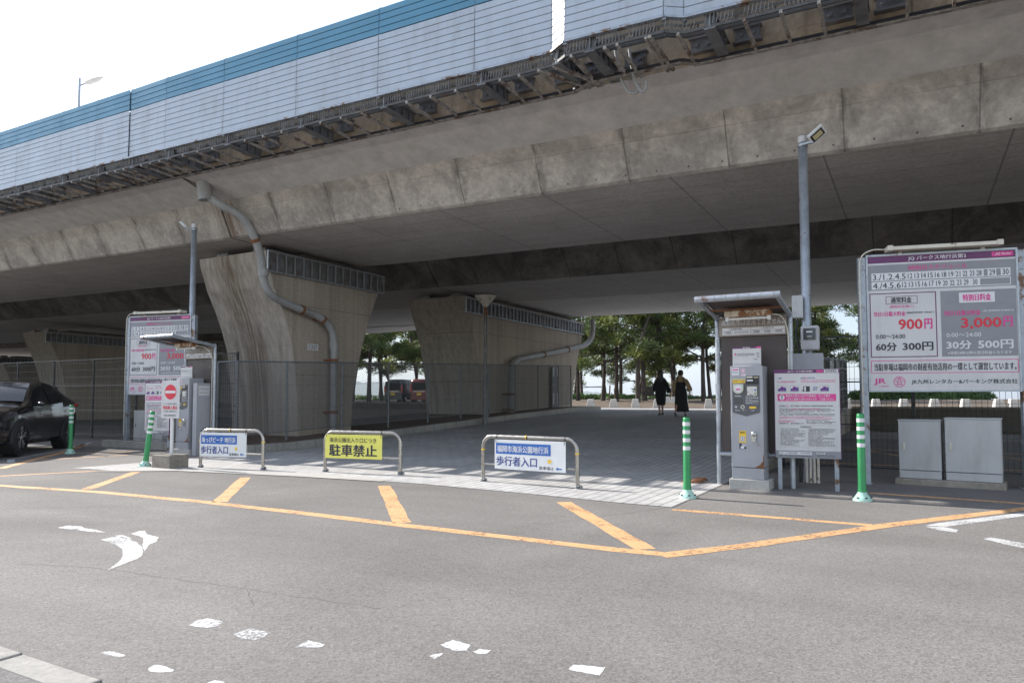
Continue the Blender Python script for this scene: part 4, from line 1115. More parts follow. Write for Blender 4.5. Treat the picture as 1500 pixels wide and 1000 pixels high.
b = MB(); b.box(-.02,.14,-.212,-.202,2.0,2.16); b.build("window", M['ink2'], k); b = MB(); b.box(.02,.10,-.216,-.213,2.10,2.12); b.box(.03,.09,-.216,-.213,2.04,2.05); b.build("label_plate", M['white_i'], k)
b = MB(); b.box(-.27,.22,-.18,-.08,1.05,1.81); b.build("distribution_box", M['grey_m'], PR, bevel=.006)
b = MB()
for i, x in enumerate((-.02,.03,.08,.13)):
    b = MB(); b.tube([(x,-.14,1.05),(x,-.14,.0)], .017, 8); b.build("conduit", M['cream'], PR)
b = MB(); b.tube([(-.1,-.14,1.05),(-.1,-.14,.0)], .026, 8); b.build("conduit", M['black'], PR)
b = MB(); b.tube(smooth([(-.1,-.13,2.32),(-.1,-.14,2.25),(-.12,-.15,2.1),(-.08,-.15,1.82)], 5), .014, 6); b.build("cable", M['black'], PR)

# ------------------------------------------------------------------ tubular barriers with signs
def barrier(label, u, v, rot, L, a0, a1, kind):
    t = thing("barrier", label, "barrier", u, v, 0, rot, "stainless tube barriers across the plaza entrance")
    H_, r, c = .645, .027, .15; f = MB(); pts = [(0,0,0),(0,0,H_-c)]
    pts += [(c-c*math.cos(a), 0, H_-c+c*math.sin(a)) for a in [R(k*15) for k in range(1, 7)]]
    pts += [(L-c+c*math.sin(a), 0, H_-c+c*math.cos(a)) for a in [R(k*15) for k in range(0, 7)]] + [(L,0,0)]
    f.tube(pts, r, 14); f.build("rail", M['steel'], t)
    f = MB(); f.tube([(r,0,.255),(L-r,0,.255)], .016, 10); f.build("cross_bar", M['steel'], t)
    for x in (0, L):
        f = MB(); f.lathe([(.042,0),(.042,.05),(.031,.055)], 14, (x,0,0)); f.tube([(x+.02,-.03,.035),(x+.075,-.035,.05),(x+.085,-.03,.02)], .012, 8)
        f.build("foot", M['steel_dk'], t)
    x0, x1 = a0*L, a1*L; z0, z1 = .20, .605
    if kind == 'y': z0 = .23
    f = MB(); f.box(x0, x1, -.040, -.034, z0, z1); s = f.build("sign_board", M['yellow'] if kind == 'y' else M['white'], t, bevel=.004)
    p = Print(x1-x0, z1-z0, x0, z0, -.040)
    if kind == 'y':
        p.text("海浜公園出入り口につき", .08, .90, .13, .33, 'ink', .012); p.text("駐車禁止", .08, .91, .42, .90, 'ink', .035)
    else:
        p.rect(.02, .80, .11, .48, 'blue'); p.text("福岡市海浜公園地行浜" if kind == 'r' else "海っぴビーチ 地行浜", .04, .77, .19, .42, 'white_i', .02)
        p.text("歩行者入口", .03, .61, .56, .88, 'navy', .02); p.text("駐車場は", .645, .84, .83, .94, 'ink', .01)
        p.poly([(.865,.885),(.90,.83),(.90,.865),(.95,.865),(.95,.905),(.90,.905),(.90,.94)], 'blue', 1)
        st = [(.785+.045*(1 if i % 2 == 0 else .45)*math.sin(math.pi*i/5+.2), .66-.105*(1 if i % 2 == 0 else .45)*math.cos(math.pi*i/5+.2)) for i in range(10)]
        p.poly(st[::-1], 'yellow_p', 1)
    p.build(s)
    f = MB()
    for x in (x0+.02, x1-.02): f.tube([(x, .032*math.cos(a)-.003, H_+.033*math.sin(a)) for a in [R(k*36) for k in range(11)]], .003, 5); f.box(x-.003, x+.003, -.044, -.0405, z1-.04, H_)
    if kind != 'y':
        f.lathe([(.0285, -.02),(.0285,.0)], 14, (L/2-.02,0,H_), 1, axis='x'); f.lathe([(.0285,0),(.0285,.02)], 14, (L/2-.02,0,H_), 0, axis='x')
        for x in (0, L): f.lathe([(.0285, 0),(.0285,.02)], 14, (x,0,H_-c-.05), 1)
    f.build("tape", [M['black'], M['yellow_p']], t)
    return t
barrier("barrier with the blue and white beach sign, beside the no entry sign at the left", -10.62, 8.03, R(12), 1.25, .01, .76, 'l')
barrier("middle barrier carrying the yellow no parking sign", -8.28, 8.56, R(9), 1.37, .02, .78, 'y')
barrier("barrier on the right with the blue and white park entrance sign facing the road", -5.37, 8.68, R(-4.5), 1.52, .15, .90, 'r')

# ------------------------------------------------------------------ green marker posts
def marker(label, u, v, h, tilt=0.0):
    t = thing("marker_post", label, "marker post", u, v, 0, 0, "green rubber marker posts")
    if tilt: t.rotation_euler = (0, tilt, 0)
    b = MB(); b.lathe([(.105,0),(.105,.015),(.08,.05),(.055,.085),(.05,.10)], 20)
    for k in range(6): a = k*math.pi/3; b.lathe([(.013,0),(.013,.012)], 8, (.092*math.cos(a), .092*math.sin(a), .035), 1)
    b.build("base", [M['mint'], M['black']], t)
    b = MB(); b.lathe([(.05,.10),(.044,.16),(.041,h-.02),(.036,h),(.0,h)], 20); b.lathe([(.043,h-.30),(.043,h-.30)], 20); b.build("shaft", M['green'], t)
    b = MB()
    for k in range(4): z = h-.10-k*.095; b.lathe([(.0432,z),(.0432,z+.045)], 20, (0,0,0))
    b.build("reflector_band", M['white_i'], t)
    return t
marker("green marker post at the left edge standing beside the black car", -15.82, 8.74, 1.04)
marker("green marker post leaning to the right beside the no entry sign block", -11.66, 7.71, .96, R(6.5))
marker("green marker post at the paving corner left of the payment machine", -2.38, 8.44, .95)
marker("green marker post in front of the right tariff board post", -.56, 9.21, 1.0)

# ------------------------------------------------------------------ no entry sign on a concrete block
t = thing("no_entry_sign", "white no entry sign on a white pole set in a concrete block", "road sign", -11.09, 7.79)
b = MB(); b.box(-.24,.23,-.18,.19,0,.225); b.build("block", M['conc_old'], t, bevel=.012)
b = MB(); b.tube([(.0,.02,.2),(.0,.02,1.42)], .028, 12); b.build("pole", M['white'], t)
s = bpy.data.objects.new("sign_board", None); bpy.data.objects.remove(s)
b = MB(); mr = Matrix.Rotation(R(9), 4, 'Z') @ Matrix.Translation((0,-.02,0)); b.box(-.2,.2,-.008,.0,.84,1.48,0,mr); s = b.build("sign_board", M['white_s'], t, bevel=.004)
p = Print(.40, .64, -.2, .84, -.0085)
p.disc(.5, .30, .128, 'red', 1); p.rect(.22, .78, .265, .335, 'white_i', 2); p.disc(.5, .30, .134, 'white_i', 0)
p.text("ここから先は海浜公園内に", .10, .90, .595, .635, 'ink', .005); p.text("車両進入禁止", .10, .90, .665, .765, 'red', .02)
p.text("(許可車両・管理車両を除く)", .14, .86, .795, .84, 'ink', .005); p.text("海浜公園管理事務所", .16, .84, .905, .945, 'ink', .01)
k = p.b; k.v = [tuple(mr @ Vector(q)) for q in k.v]; p.build(s)

# ------------------------------------------------------------------ old plaza lamp and a dropped plate
t = thing("plaza_lamp", "old dark lamp post with a funnel shaped head beside the far pier", "street lamp", -12.27, 19.96, plaza_z(19.96))
b = MB(); b.lathe([(.09,0),(.09,.3),(.06,.34),(.055,3.6)], 12); b.build("pole", M['steel_dk'], t)
b = MB(); b.lathe([(.06,3.55),(.06,3.85)], 12); b.build("collar", M['rust'], t)
b = MB(); b.lathe([(.07,3.85),(.14,3.95),(.33,4.17),(.36,4.22)], 20); b.build("lamp_shade", M['cream'], t)
b = MB(); b.lathe([(.36,4.222),(.33,4.26),(.0,4.30)], 20); b.build("cap", M['steel_dk'], t)
b = MB(); rnd = random.Random(4)
rg = [[(.19*math.cos(a)*(1+.15*math.sin(3*a))*s_, .09*math.sin(a)*s_, z+.03*math.cos(a)) for a in [k*math.pi/8 for k in range(16)]] for s_, z in ((.95,.004),(1,.02),(.8,.045),(.3,.05))]
b.loft(rg)
o = b.build("rusty_plate", M['rust']); o.location = W(-2.72, 9.98, 0); o.rotation_euler = (0,0,ANG+.4); tag(o, "curled rusty piece lying on the paving at the foot of the right shelter", "debris")

# ------------------------------------------------------------------ fences
def mesh_fence(label, p0, p1, H_, zf, step=2.0, vs=.075, group="black mesh fences"):
    """welded black mesh between posts from p0 to p1 (u,v)"""
    t = thing("mesh_fence", label, "fence", 0, 0, 0, 0, group)
    a = Vector((p0[0], p0[1], 0)); d = Vector((p1[0]-p0[0], p1[1]-p0[1], 0)); L = d.length; d.normalize()
    def pt(s, h, o=0.0):
        q = a+d*s; return (q.x-d.y*o, q.y+d.x*o, zf(q.x, q.y)+h)
    n = max(1, round(L/step))
    for i in range(n+1):
        s = L*i/n; b = MB(); b.tube([pt(s,-.05,.04), pt(s,H_+.04,.04)], .03, 10)
        for h in (.25, .9, 1.55, H_-.05): b.bar(pt(s-.045,h,0), pt(s+.045,h,0), .02, .03)
        b.build("post", M['black_m'], t)
    for i in range(n):
        s0, s1 = L*i/n, L*(i+1)/n; b = MB(); k = int((s1-s0)/vs)
        for j in range(k+1):
            s = s0+(s1-s0)*j/k; b.bar(pt(s,.06), pt(s,H_), .0055, .0055)
        h = .1
        while h < H_: b.bar(pt(s0,h,-.005), pt(s1,h,-.005), .005, .006); h += .2
        for h in (.06, .75, 1.45, H_): b.bar(pt(s0,h,-.008), pt(s1,h,-.008), .012, .022)
        b.build("mesh_panel", M['black_m'], t)
    return t
flat = lambda u, v: 0.0
mesh_fence("black mesh fence across the left car park behind the car and tariff board", (-30.5, 11.75), (-14.6, 12.0), 2.2, lambda u, v: .1)
mesh_fence("black mesh fence behind the right tariff board and cabinets", (-2.0, 13.0), (11.8, 13.0), 2.2, flat)
mesh_fence("black mesh fence climbing along the low ramp wall on the right", (-2.2, 13.3), (-2.2, 29.4), 1.75, lambda u, v: plaza_z(v)+.14)

t = thing("chain_link_fence", "grey chain link fence on the kerbed strip around the piers", "fence", 0, 0)
fz = lambda v: .30+(v-11)*.035
FP = [11.0,12.47,14.4,16.33,18.27,20.13,21.95,23.9,25.8,27.7,29.0]
UF = -13.35; FH = 1.72
for v in FP:
    b = MB(); b.tube([(UF, v, fz(v)-.25), (UF, v, fz(v)+FH+.01)], .027, 10); b.build("post", M['galv_dull'], t)
b = MB(); b.tube([(UF-.65, 11.0, fz(11)-.2), (UF-.65, 11.0, fz(11)+FH)], .027, 10); b.build("post", M['galv_dull'], t)
for h, r in ((0.03, .012), (FH, .019)):
    b = MB(); b.tube([(UF, 11.0, fz(11)+h), (UF, 29.0, fz(29)+h)], r, 8); b.tube([(UF-.65, 11.0, fz(11)+h), (UF, 11.0, fz(11)+h)], r, 8); b.build("rail", M['galv_dull'], t)
b = MB()
for h in (.55, 1.15): b.tube([(UF, 11.0, fz(11)+h), (UF, 29.0, fz(29)+h)], .004, 5)
def link(b, f, L, H_, p):
    """diamond mesh on a strip L long, H_ high; f maps (s,h) to a point"""
    s = -H_
    while s < L:
        for sg in (1, -1):
            s0, h0, s1, h1 = (s, .04, s+H_-.04, H_) if sg > 0 else (s, H_, s+H_-.04, .04)
            if s0 < 0: h0 += sg*(0-s0); s0 = 0
            if s1 > L: h1 -= sg*(s1-L); s1 = L
            if s1 > s0: b.bar(f(s0,h0), f(s1,h1), .0052, .0052, up=(.3,.2,1))
        s += p
link(b, lambda s, h: (UF-.03, 11.0+s, fz(11.0+s)+h), 18.0, FH, .078)
link(b, lambda s, h: (UF-.65+s, 11.03, fz(11)+h), .65, FH, .078)
b.build("wire_mesh", M['galv_dull'], t)
# striped depth gauge board standing at the end of the pier
t = thing("hazard_board", "tall dark and white banded board against the far end of the pier", "board", -13.8, 28.25, isl(28.25)-.02)
b = MB(); b.box(0,.05,-.32,.32,0,1.75); b.build("board", M['steel_dk'], t); b = MB()
for y in (-.2,.2): b.box(.051,.056,y-.08,y+.08,.12,.62); b.box(.051,.056,y-.08,y+.08,1.35,1.72)
b.build("white_band", M['white_s'], t)
# ------------------------------------------------------------------ pines on the seafront
def uv_of(x, y): return (x*UX+y*UY, -x*UY+y*UX)
def pine_mesh(seed, H_, bend, lean, r0, low):
    rnd = random.Random(seed); tr = MB(); cr = MB()
    path = []; n = 9; ph = rnd.uniform(0, 6.28)
    for i in range(n):
        t = i/(n-1); z = H_*t
        path.append(Vector((lean[0]*t*H_+bend*math.sin(t*3.6+ph)*(.25+t)-bend*math.sin(ph)*.25, lean[1]*t*H_+bend*.6*math.cos(t*3.1+ph)*t, z-.15)))
    sp = smooth(path, 3)
    tr.tube(sp, [.60*r0*(1.3-.3*min(1, i/3))*(1-.72*i/len(sp)) for i in range(len(sp))], 9, caps=False)
    def at(z):
        for i in range(len(sp)-1):
            if sp[i+1].z >= z:
                t = (z-sp[i].z)/(sp[i+1].z-sp[i].z); return sp[i].lerp(sp[i+1], t)
        return sp[-1]
    pads = []
    k = 21
    for i in range(k):
        z = low+(H_-low)*((i+rnd.uniform(0, .8))/k)
        a = rnd.uniform(0, 6.28); L = rnd.uniform(1.0, 3.0)*(1.05-.4*(z/H_))
        p = at(z); d = Vector((math.cos(a), math.sin(a), rnd.uniform(-.12, .4)))
        q = p+d*L*.55+Vector((rnd.uniform(-.2,.2), rnd.uniform(-.2,.2), rnd.uniform(-.1,.25))); e = p+d*L+Vector((0,0,rnd.uniform(-.3,.2)))
        tr.tube([p, q, e], [.055, .04, .018], 5, caps=False)
        pads.append((e, rnd.uniform(.42, .75))); pads.append((q.lerp(e, .5)+Vector((rnd.uniform(-.5,.5), rnd.uniform(-.5,.5), rnd.uniform(.0,.35))), rnd.uniform(.35, .6)))
        if rnd.random() < .75:
            s = e+Vector((rnd.uniform(-.8,.8), rnd.uniform(-.8,.8), rnd.uniform(-.45,.2))); tr.tube([q, s], [.03, .012], 4, caps=False); pads.append((s, rnd.uniform(.3, .55)))
    for j in range(5): pads.append((at(H_*.97)+Vector((rnd.uniform(-.8,.8), rnd.uniform(-.8,.8), rnd.uniform(-.3,.4))), .7))
    for c, r in pads:
        mi = 1 if rnd.random() < .3 else 0
        for t in range(int(112*r/.55)):
            v = Vector((rnd.gauss(0,1), rnd.gauss(0,1), rnd.gauss(0,1))); v.normalize(); v *= r*rnd.random()**.45
            o = c+Vector((v.x, v.y, v.z*.5)); ax = (v.normalized()*.6+Vector((rnd.uniform(-1,1), rnd.uniform(-1,1), rnd.uniform(.0,1.1)))).normalized()
            w = ax.cross(Vector((rnd.uniform(-1,1), rnd.uniform(-1,1), rnd.uniform(-1,1)))).normalized(); l = rnd.uniform(.16, .34)
            cr.add([o-w*.016, o+w*.016, o+ax*l+w*.034, o+ax*l*1.12-w*.022], [(0,1,2,3)], mi)
    return tr, cr
PINES = []
for i, (H_, bend, lean, r0, low) in enumerate([(10.5,.6,(.05,0),.27,2.7),(9.5,.9,(-.10,.02),.24,2.2),(11,.45,(.02,.03),.29,3.0),(9,.75,(.12,-.02),.22,2.0),(10,.35,(-.03,0),.25,2.4)]):
    tr, cr = pine_mesh(20+i, H_, bend, lean, r0, low)
    r = tag(bpy.data.objects.new("pine_tree", None), "x", "tree", "pines along the seafront"); COL.objects.link(r)
    tr.build("trunk", M['bark'], r); cr.build("crown", [M['needle'], M['needle2']], r)
    PINES.append(r)
used = [0]*5
TREES = [  # pixel column it was judged from is not kept: x, y in metres, kind, turn, size, label
 (-13.0,58,0,0.3,1,"pine left of the gap between the piers, close behind the near pier's edge"),
 (-10.4,52,2,1.1,1,"thick straight pine seen in the gap left of the parked vans"),
 (-10.9,60,3,2.0,1.05,"thin pine behind the thick straight one in the gap between the piers"),
 (-10.6,61,1,0.2,1,"wavy pine just left of the dark van"),
 (-9.6,72,4,1.6,1.1,"far pine rising above the dark van's roof"),
 (-8.6,66,0,2.7,1,"pine rising behind the gap between the two vans"),
 (-7.6,69,3,0.6,1.1,"pine above the red van's roof"),
 (-7.0,60,2,2.2,.95,"pine just right of the red van, partly behind the far pier"),
 (5.0,54,1,0.4,1,"pine whose foliage starts right beside the far pier's end"),
 (6.6,52,4,3.0,1,"slim pine first clear of the far pier's end, left of the curved one"),
 (7.3,50,0,4.4,.95,"curved pine standing by the short wooden stake"),
 (8.3,47,1,2.9,1.1,"thick pine leaning left, front one of the pair left of the walking women"),
 (9.0,48.5,2,1.2,1,"upright partner of the leaning pine left of the walking women"),
 (10.7,52,2,4.0,1.05,"straight pine directly behind the woman with long hair"),
 (11.4,49,3,3.4,1.05,"strongly curved pine between the two walking women"),
 (12.0,53,0,1.0,1,"pine behind the woman in the tan blouse"),
 (12.9,48,4,5.0,1.05,"straight pine midway between the women and the right shelter"),
 (13.9,50,3,1.5,1,"leaning pine left of the right shelter's post"),
 (15.6,54,0,5.5,1,"pine seen right at the right shelter's left post"),
 (9.7,64,4,2.2,1.15,"far pine filling in behind the leaning pair"),
 (14.8,66,1,4.4,1.15,"far pine behind those left of the right shelter"),
 (6.0,68,2,5.2,1.1,"far pine low behind the slim ones near the far pier's end"),
 (12.3,70,3,0.2,1.15,"far pine between the women in the second row"),
 (18.5,56,2,0.9,1,"pine hidden behind the right shelter's brown panel"),
 (20.2,53,1,3.3,1,"pine behind the payment machine"),
 (21.9,51,0,2.0,1.05,"pine just left of the meter on the lamp pole"),
 (23.2,54,4,1.1,1.05,"pine in the gap between the lamp pole and the right tariff sign"),
 (24.6,50,3,4.9,1,"second pine in the gap beside the right tariff sign's post"),
 (26.3,63,2,2.6,1.1,"far pine in the gap left of the right tariff sign"),
 (28.0,51,0,3.9,1,"pine whose trunk shows under the right tariff sign"),
 (23.5,68,1,5.8,1.2,"far pine behind the meter's gap"),
 (7.9,80,4,0.5,1.25,"far row pine between the slim pines near the pier's end"),
 (11.0,82,2,2.5,1.25,"far row pine above the long haired woman"),
 (14.3,79,0,4.0,1.25,"far row pine above the gap right of the women"),
 (17.0,84,3,1.2,1.3,"far row pine seen over the right shelter's roof edge"),
 (4.4,62,4,1.8,1.1,"pine mostly hidden by the far pier's seaward end"),
 (22.4,60,3,0.8,1.15,"second row pine left of the meter"),
 (25.4,58,4,2.9,1.1,"second row pine filling the gap before the right tariff sign"),
 (27.6,72,0,1.4,1.3,"far row pine at the right tariff sign's left edge"),
 (-12.2,66,4,2.6,1.1,"second row pine at the near pier's edge in the gap"),
 (-9.0,80,1,4.4,1.3,"far row pine over the vans"),
 (-11.4,84,0,0.9,1.3,"far row pine left of the vans in the gap"),
 (-48,88,2,0.7,1.1,"pine far off at the left edge under the road"),
 (-41,80,0,1.9,1.1,"pine far left behind the black car"),
 (-36,84,4,2.8,1.1,"pine far left behind the mesh fence"),
 (-30,78,1,3.7,1.1,"pine far left behind the left tariff sign"),
 (-24,76,3,4.6,1.1,"pine far left behind the near pier"),
]
for (x, y, k, turn, s, lab) in TREES:
    o = PINES[k] if used[k] == 0 else copy_tree(PINES[k]); used[k] = 1
    u, v = uv_of(x, y); o.location = (x, y, dirt_z(u, v)-.02); o.rotation_euler = (0, 0, turn); o.scale = (s, s, s); o["label"] = lab

def leafmass(name, label, cat, cx, cy, rx, ry, h, n, mat, zb=None, group=None):
    rnd = random.Random(int(cx*10)); b = MB(); u, v = uv_of(cx, cy)
    for i in range(n):
        a = rnd.uniform(0, 6.28); q = rnd.random()**.5; x, y = rx*q*math.cos(a), ry*q*math.sin(a)
        top = h*max(0, 1-q*q)**.5*(1+.15*math.sin(x*2.1)+.1*math.sin(x*5+y*3)); z = top*rnd.random()**.35
        d = Vector((rnd.uniform(-1,1), rnd.uniform(-1,1), rnd.uniform(-.2,1))).normalized(); w = d.orthogonal().normalized(); l = rnd.uniform(.10,.2)
        o = Vector((x,y,z)); b.add([o-w*.06, o+w*.06, o+d*l+w*.05, o+d*l-w*.03], [(0,1,2,3)])
    core = MB()
    core.loft([[(rx*.93*f*math.cos(t), ry*.93*f*math.sin(t), h*.9*zz) for t in [k*math.pi/12 for k in range(24)]] for f, zz in ((1,-.1),(.97,.25),(.8,.6),(.5,.85),(.1,.97))])
    o = bpy.data.objects.new(name, None); COL.objects.link(o); tag(o, label, cat, group)
    o.location = (cx, cy, dirt_z(u, v) if zb is None else zb)
    b.build("foliage", mat, o); core.build("inner_growth", mat, o)
leafmass("shrub", "broad rounded green shrub bank seen under the right tariff sign", "shrub", 28.6, 50, 5.2, 2.2, 1.2, 6000, M['hedge'])
leafmass("hedge", "low clipped hedge line along the sea side behind the pines, left of the women", "hedge", 8, 62, 9.5, 1.0, .38, 4200, M['hedge'])
leafmass("hedge", "low hedge line behind the pines right of the walking women", "hedge", 17, 61, 8, 1.0, .32, 2600, M['hedge'])
leafmass("hedge", "low dark hedge between the piers beyond the vans", "hedge", -12, 66, 8, 1.0, .40, 2600, M['hedge'])

# stakes and stone bollards
for (x, y, h, lab, ln) in ((6.8,50,1.15,"short wooden stake left of the curved pine",.06),(7.15,49.5,.9,"second wooden stake against the curved pine's trunk",-.05),(9.55,48,1.2,"wooden prop post right of the leaning pair of pines",-.10)):
    u, v = uv_of(x, y); b = MB(); b.tube([(0,0,-.1),(ln,0,h)], .05, 7); o = b.build("wooden_stake", M['wood']); o.location = (x, y, dirt_z(u, v)); tag(o, lab, "stake")
def stone(u, v, s, lab, z=.67):
    b = MB(); b.loft([[(w*sx, w*sy, zz) for sx, sy in ((-1,-1),(1,-1),(1,1),(-1,1))] for w, zz in ((.22*s,0),(.15*s,.47*s),(.13*s,.50*s))], smooth=False)
    for x in (-.05, .05): pass
    t = thing("stone_bollard", lab, "bollard", u, v, z, R(12), "pale stone bollards along the seafront")
    b.build("body", M['stone'], t, bevel=.015)
    b = MB(); b.box(.165*s, .18*s, -.035, .035, .30*s, .38*s); b.build("reflector", M['ink'], t)
L_ = ["stone bollard nearest the far pier's end", "second stone bollard from the far pier, below the slim pine", "third stone bollard from the far pier, under the leaning pine", "stone bollard half hidden by the woman with long hair",
      "stone bollard standing clear between the women and the right shelter"]
for (u, lab) in zip((-16.3,-14.9,-13.6,-12.35,-9.55), L_): stone(u, 38.1, 1.0, lab)
for (u, lab) in zip((-13.7,-13.35,-12.6), ("small stone bollard just right of the long haired woman", "small stone bollard with a mossy top between the two women", "small stone bollard just right of the woman in tan")): stone(u, 44.5, .85, lab, .88)
for i, u in enumerate((-8.2,-6.85,-5.5,-4.2,-2.9)): stone(u, 38.1, 1.0, ["stone bollard left of the right shelter's post","stone bollard hidden behind the right shelter","stone bollard behind the payment machine","stone bollard behind the rules board","stone bollard near the lamp pole's foot beyond the fence"][i])
for i, u in enumerate((-1.64,-.48,.75,1.97,3.2,3.75,4.6)): stone(u, 38.1, 1.0, ["first stone bollard right of the tariff sign's left post","second stone bollard under the right tariff sign","stone bollard in front of the shrub bank's crest","stone bollard at the shrub bank's right slope","stone bollard where the shrub bank ends","stone bollard close beside the one at the shrub bank's end","last stone bollard at the photo's right edge, sea behind"][i])

# ------------------------------------------------------------------ black car parked at the left
paint_m, pnt, pbs = base_mat("black_car_paint")
pbs.inputs["Base Color"].default_value = (.008,.008,.009,1); pbs.inputs["Roughness"].default_value = .16; pbs.inputs["Coat Weight"].default_value = 1.0; pbs.inputs["Coat Roughness"].default_value = .04
pco = ND(pnt, "ShaderNodeTexCoord").outputs["Object"]; pnt.links.new(ramp(pnt, noise(pnt, 3, 5, .6, pco), [(.4,.13),(.7,.17)]), pbs.inputs["Roughness"])
M['tyre'] = plain("tyre_rubber", (.018,.018,.019), .8, var=.2, scale=20)
M['rim'] = plain("machined_alloy", (.50,.50,.52), .25, .85, var=.1)
M['clad'] = plain("matte_black_cladding", (.028,.028,.03), .65, var=.15)
M['tail'] = plain("red_tail_lamp", (.45,.01,.015), .2, var=.1)
XS = [2.24, 2.16, 1.9, 1.5, 1.05, .8, .45, .1, -.4, -.9, -1.35, -1.7, -1.98, -2.12]
TOP = [.66, .78, .90, .97, 1.02, 1.06, 1.30, 1.47, 1.545, 1.53, 1.46, 1.34, 1.16, 1.0]
HW = [.55, .72, .83, .885, .875, .87, .865, .86, .86, .875, .905, .90, .84, .74]
BELT = [.62, .72, .84, .91, .955, .975, .985, 1.0, 1.02, 1.06, 1.10, 1.10, 1.04, .92]
ZB = [.30, .22, .20, .20, .19, .19, .19, .19, .19, .19, .20, .24, .30, .38]
GW = [.50, .62, .70, .74, .74, .735, .68, .635, .61, .60, .585, .57, .56, .55]
def cs(arr, x):
    """smooth station curve"""
    for i in range(len(XS)-1):
        if XS[i] >= x >= XS[i+1]:
            t = (XS[i]-x)/(XS[i]-XS[i+1]); p0 = arr[max(i-1, 0)]; p1 = arr[i]; p2 = arr[i+1]; p3 = arr[min(i+2, len(arr)-1)]
            h0, h1, h2, h3 = XS[max(i-1,0)], XS[i], XS[i+1], XS[min(i+2,len(XS)-1)]
            m1 = (p2-p0)/max(1e-6, h0-h2)*(h1-h2); m2 = (p3-p1)/max(1e-6, h1-h3)*(h1-h2)
            return (2*t**3-3*t*t+1)*p1+(t**3-2*t*t+t)*m1+(-2*t**3+3*t*t)*p2+(t**3-t*t)*m2
    return arr[0] if x > XS[0] else arr[-1]
def ring(x):
    tp, w, bl, zb, g = (cs(a, x) for a in (TOP, HW, BELT, ZB, GW))
    hs = [(0, zb), (w*.85, zb), (w*.97, zb+.10), (w*.985, zb+.25), (w*1.0, zb+(bl-zb)*.52), (w*.99, zb+(bl-zb)*.80), (w*.95, bl), (w*.95*.45+g*.55 if tp > bl+.15 else w*.86, bl+(tp-bl)*.45), (g*.97 if tp > bl+.15 else w*.72, tp-.05 if tp > bl+.15 else bl+(tp-bl)*.75), (g*.80, tp-.008), (g*.4, tp+.012), (0, tp+.016)]
    return hs
def sideY(x, z):
    pts = ring(x)[3:10]
    for i in range(len(pts)-1):
        (y0, z0), (y1, z1) = pts[i], pts[i+1]
        if z0 <= z <= z1: return y0+(y1-y0)*(z-z0)/max(1e-6, z1-z0)
    return pts[-1][0]
car = bpy.data.objects.new("parked_car", None); COL.objects.link(car); tag(car, "black compact crossover car parked at the left edge in front of the mesh fence", "car")
CX, CY = CARPOS[0], CARPOS[1]; car.location = (CX, CY, CARPOS[2]); car.rotation_euler = (0, CARPOS[4], CARPOS[3])
fine_x = sorted(set(XS+[2.2,2.1,2.03,1.8,1.7,1.6,1.4,1.3,1.2,.93,.62,.54,.36,.28,.2,-.03,-.15,-.33,-.34,-.5,-.65,-.78,-1.0,-1.1,-1.22,-1.5,-1.6,-1.85,-2.05]), reverse=True)
b = MB(); rings = []
for x in fine_x:
    h = ring(x); rings.append([(x, y, z) for y, z in h]+[(x, -y, z) for y, z in h[-2:0:-1]])
nr = len(rings[0]); doors = {}
V_ = [p for r in rings for p in r]; F_ = []
for i in range(len(rings)-1):
    xm = (fine_x[i]+fine_x[i+1])/2
    for k in range(nr):
        f = (i*nr+k, i*nr+(k+1)%nr, (i+1)*nr+(k+1)%nr, (i+1)*nr+k)
        kk = k if k < 11 else 21-k
        side_ = 1 if k < 11 else -1
        if 2 <= kk <= 5 and .62 > xm > -.33: doors.setdefault((side_, 0), []).append(f)
        elif 2 <= kk <= 5 and -.34 > xm > -1.0: doors.setdefault((side_, 1), []).append(f)
        else: F_.append(f)
b.add(V_, F_, 0, True); b.add(rings[0], [tuple(range(nr))[::-1]]); b.add(rings[-1], [tuple(range(nr))])
b.build("body", paint_m, car)
door_o = {}
for key in sorted(doors):
    b = MB(); b.add(V_, doors[key], 0, True); used_ = sorted({i for f in b.f for i in f}); mp_ = {o_: n_ for n_, o_ in enumerate(used_)}
    b.v = [(b.v[i][0], b.v[i][1]*1.003, b.v[i][2]) for i in used_]; b.f = [tuple(mp_[i] for i in f) for f in b.f]
    door_o[key] = b.build("door", paint_m, car)
def side_patch(poly_n, mat, name, off, sgn, parent):
    """panel following the car's flank; poly_n: list of (x, zlow, zhigh)"""
    b = MB(); m = 5
    P = [(x, sgn*(sideY(x, zl+(zh-zl)*j/m)+off), zl+(zh-zl)*j/m) for (x, zl, zh) in poly_n for j in range(m+1)]
    n_ = m+1; b.add(P, [((i*n_+j), (i*n_+j+1), ((i+1)*n_+j+1), ((i+1)*n_+j)) for i in range(len(poly_n)-1) for j in range(m)], 0, True)
    return b.build(name, mat, parent)
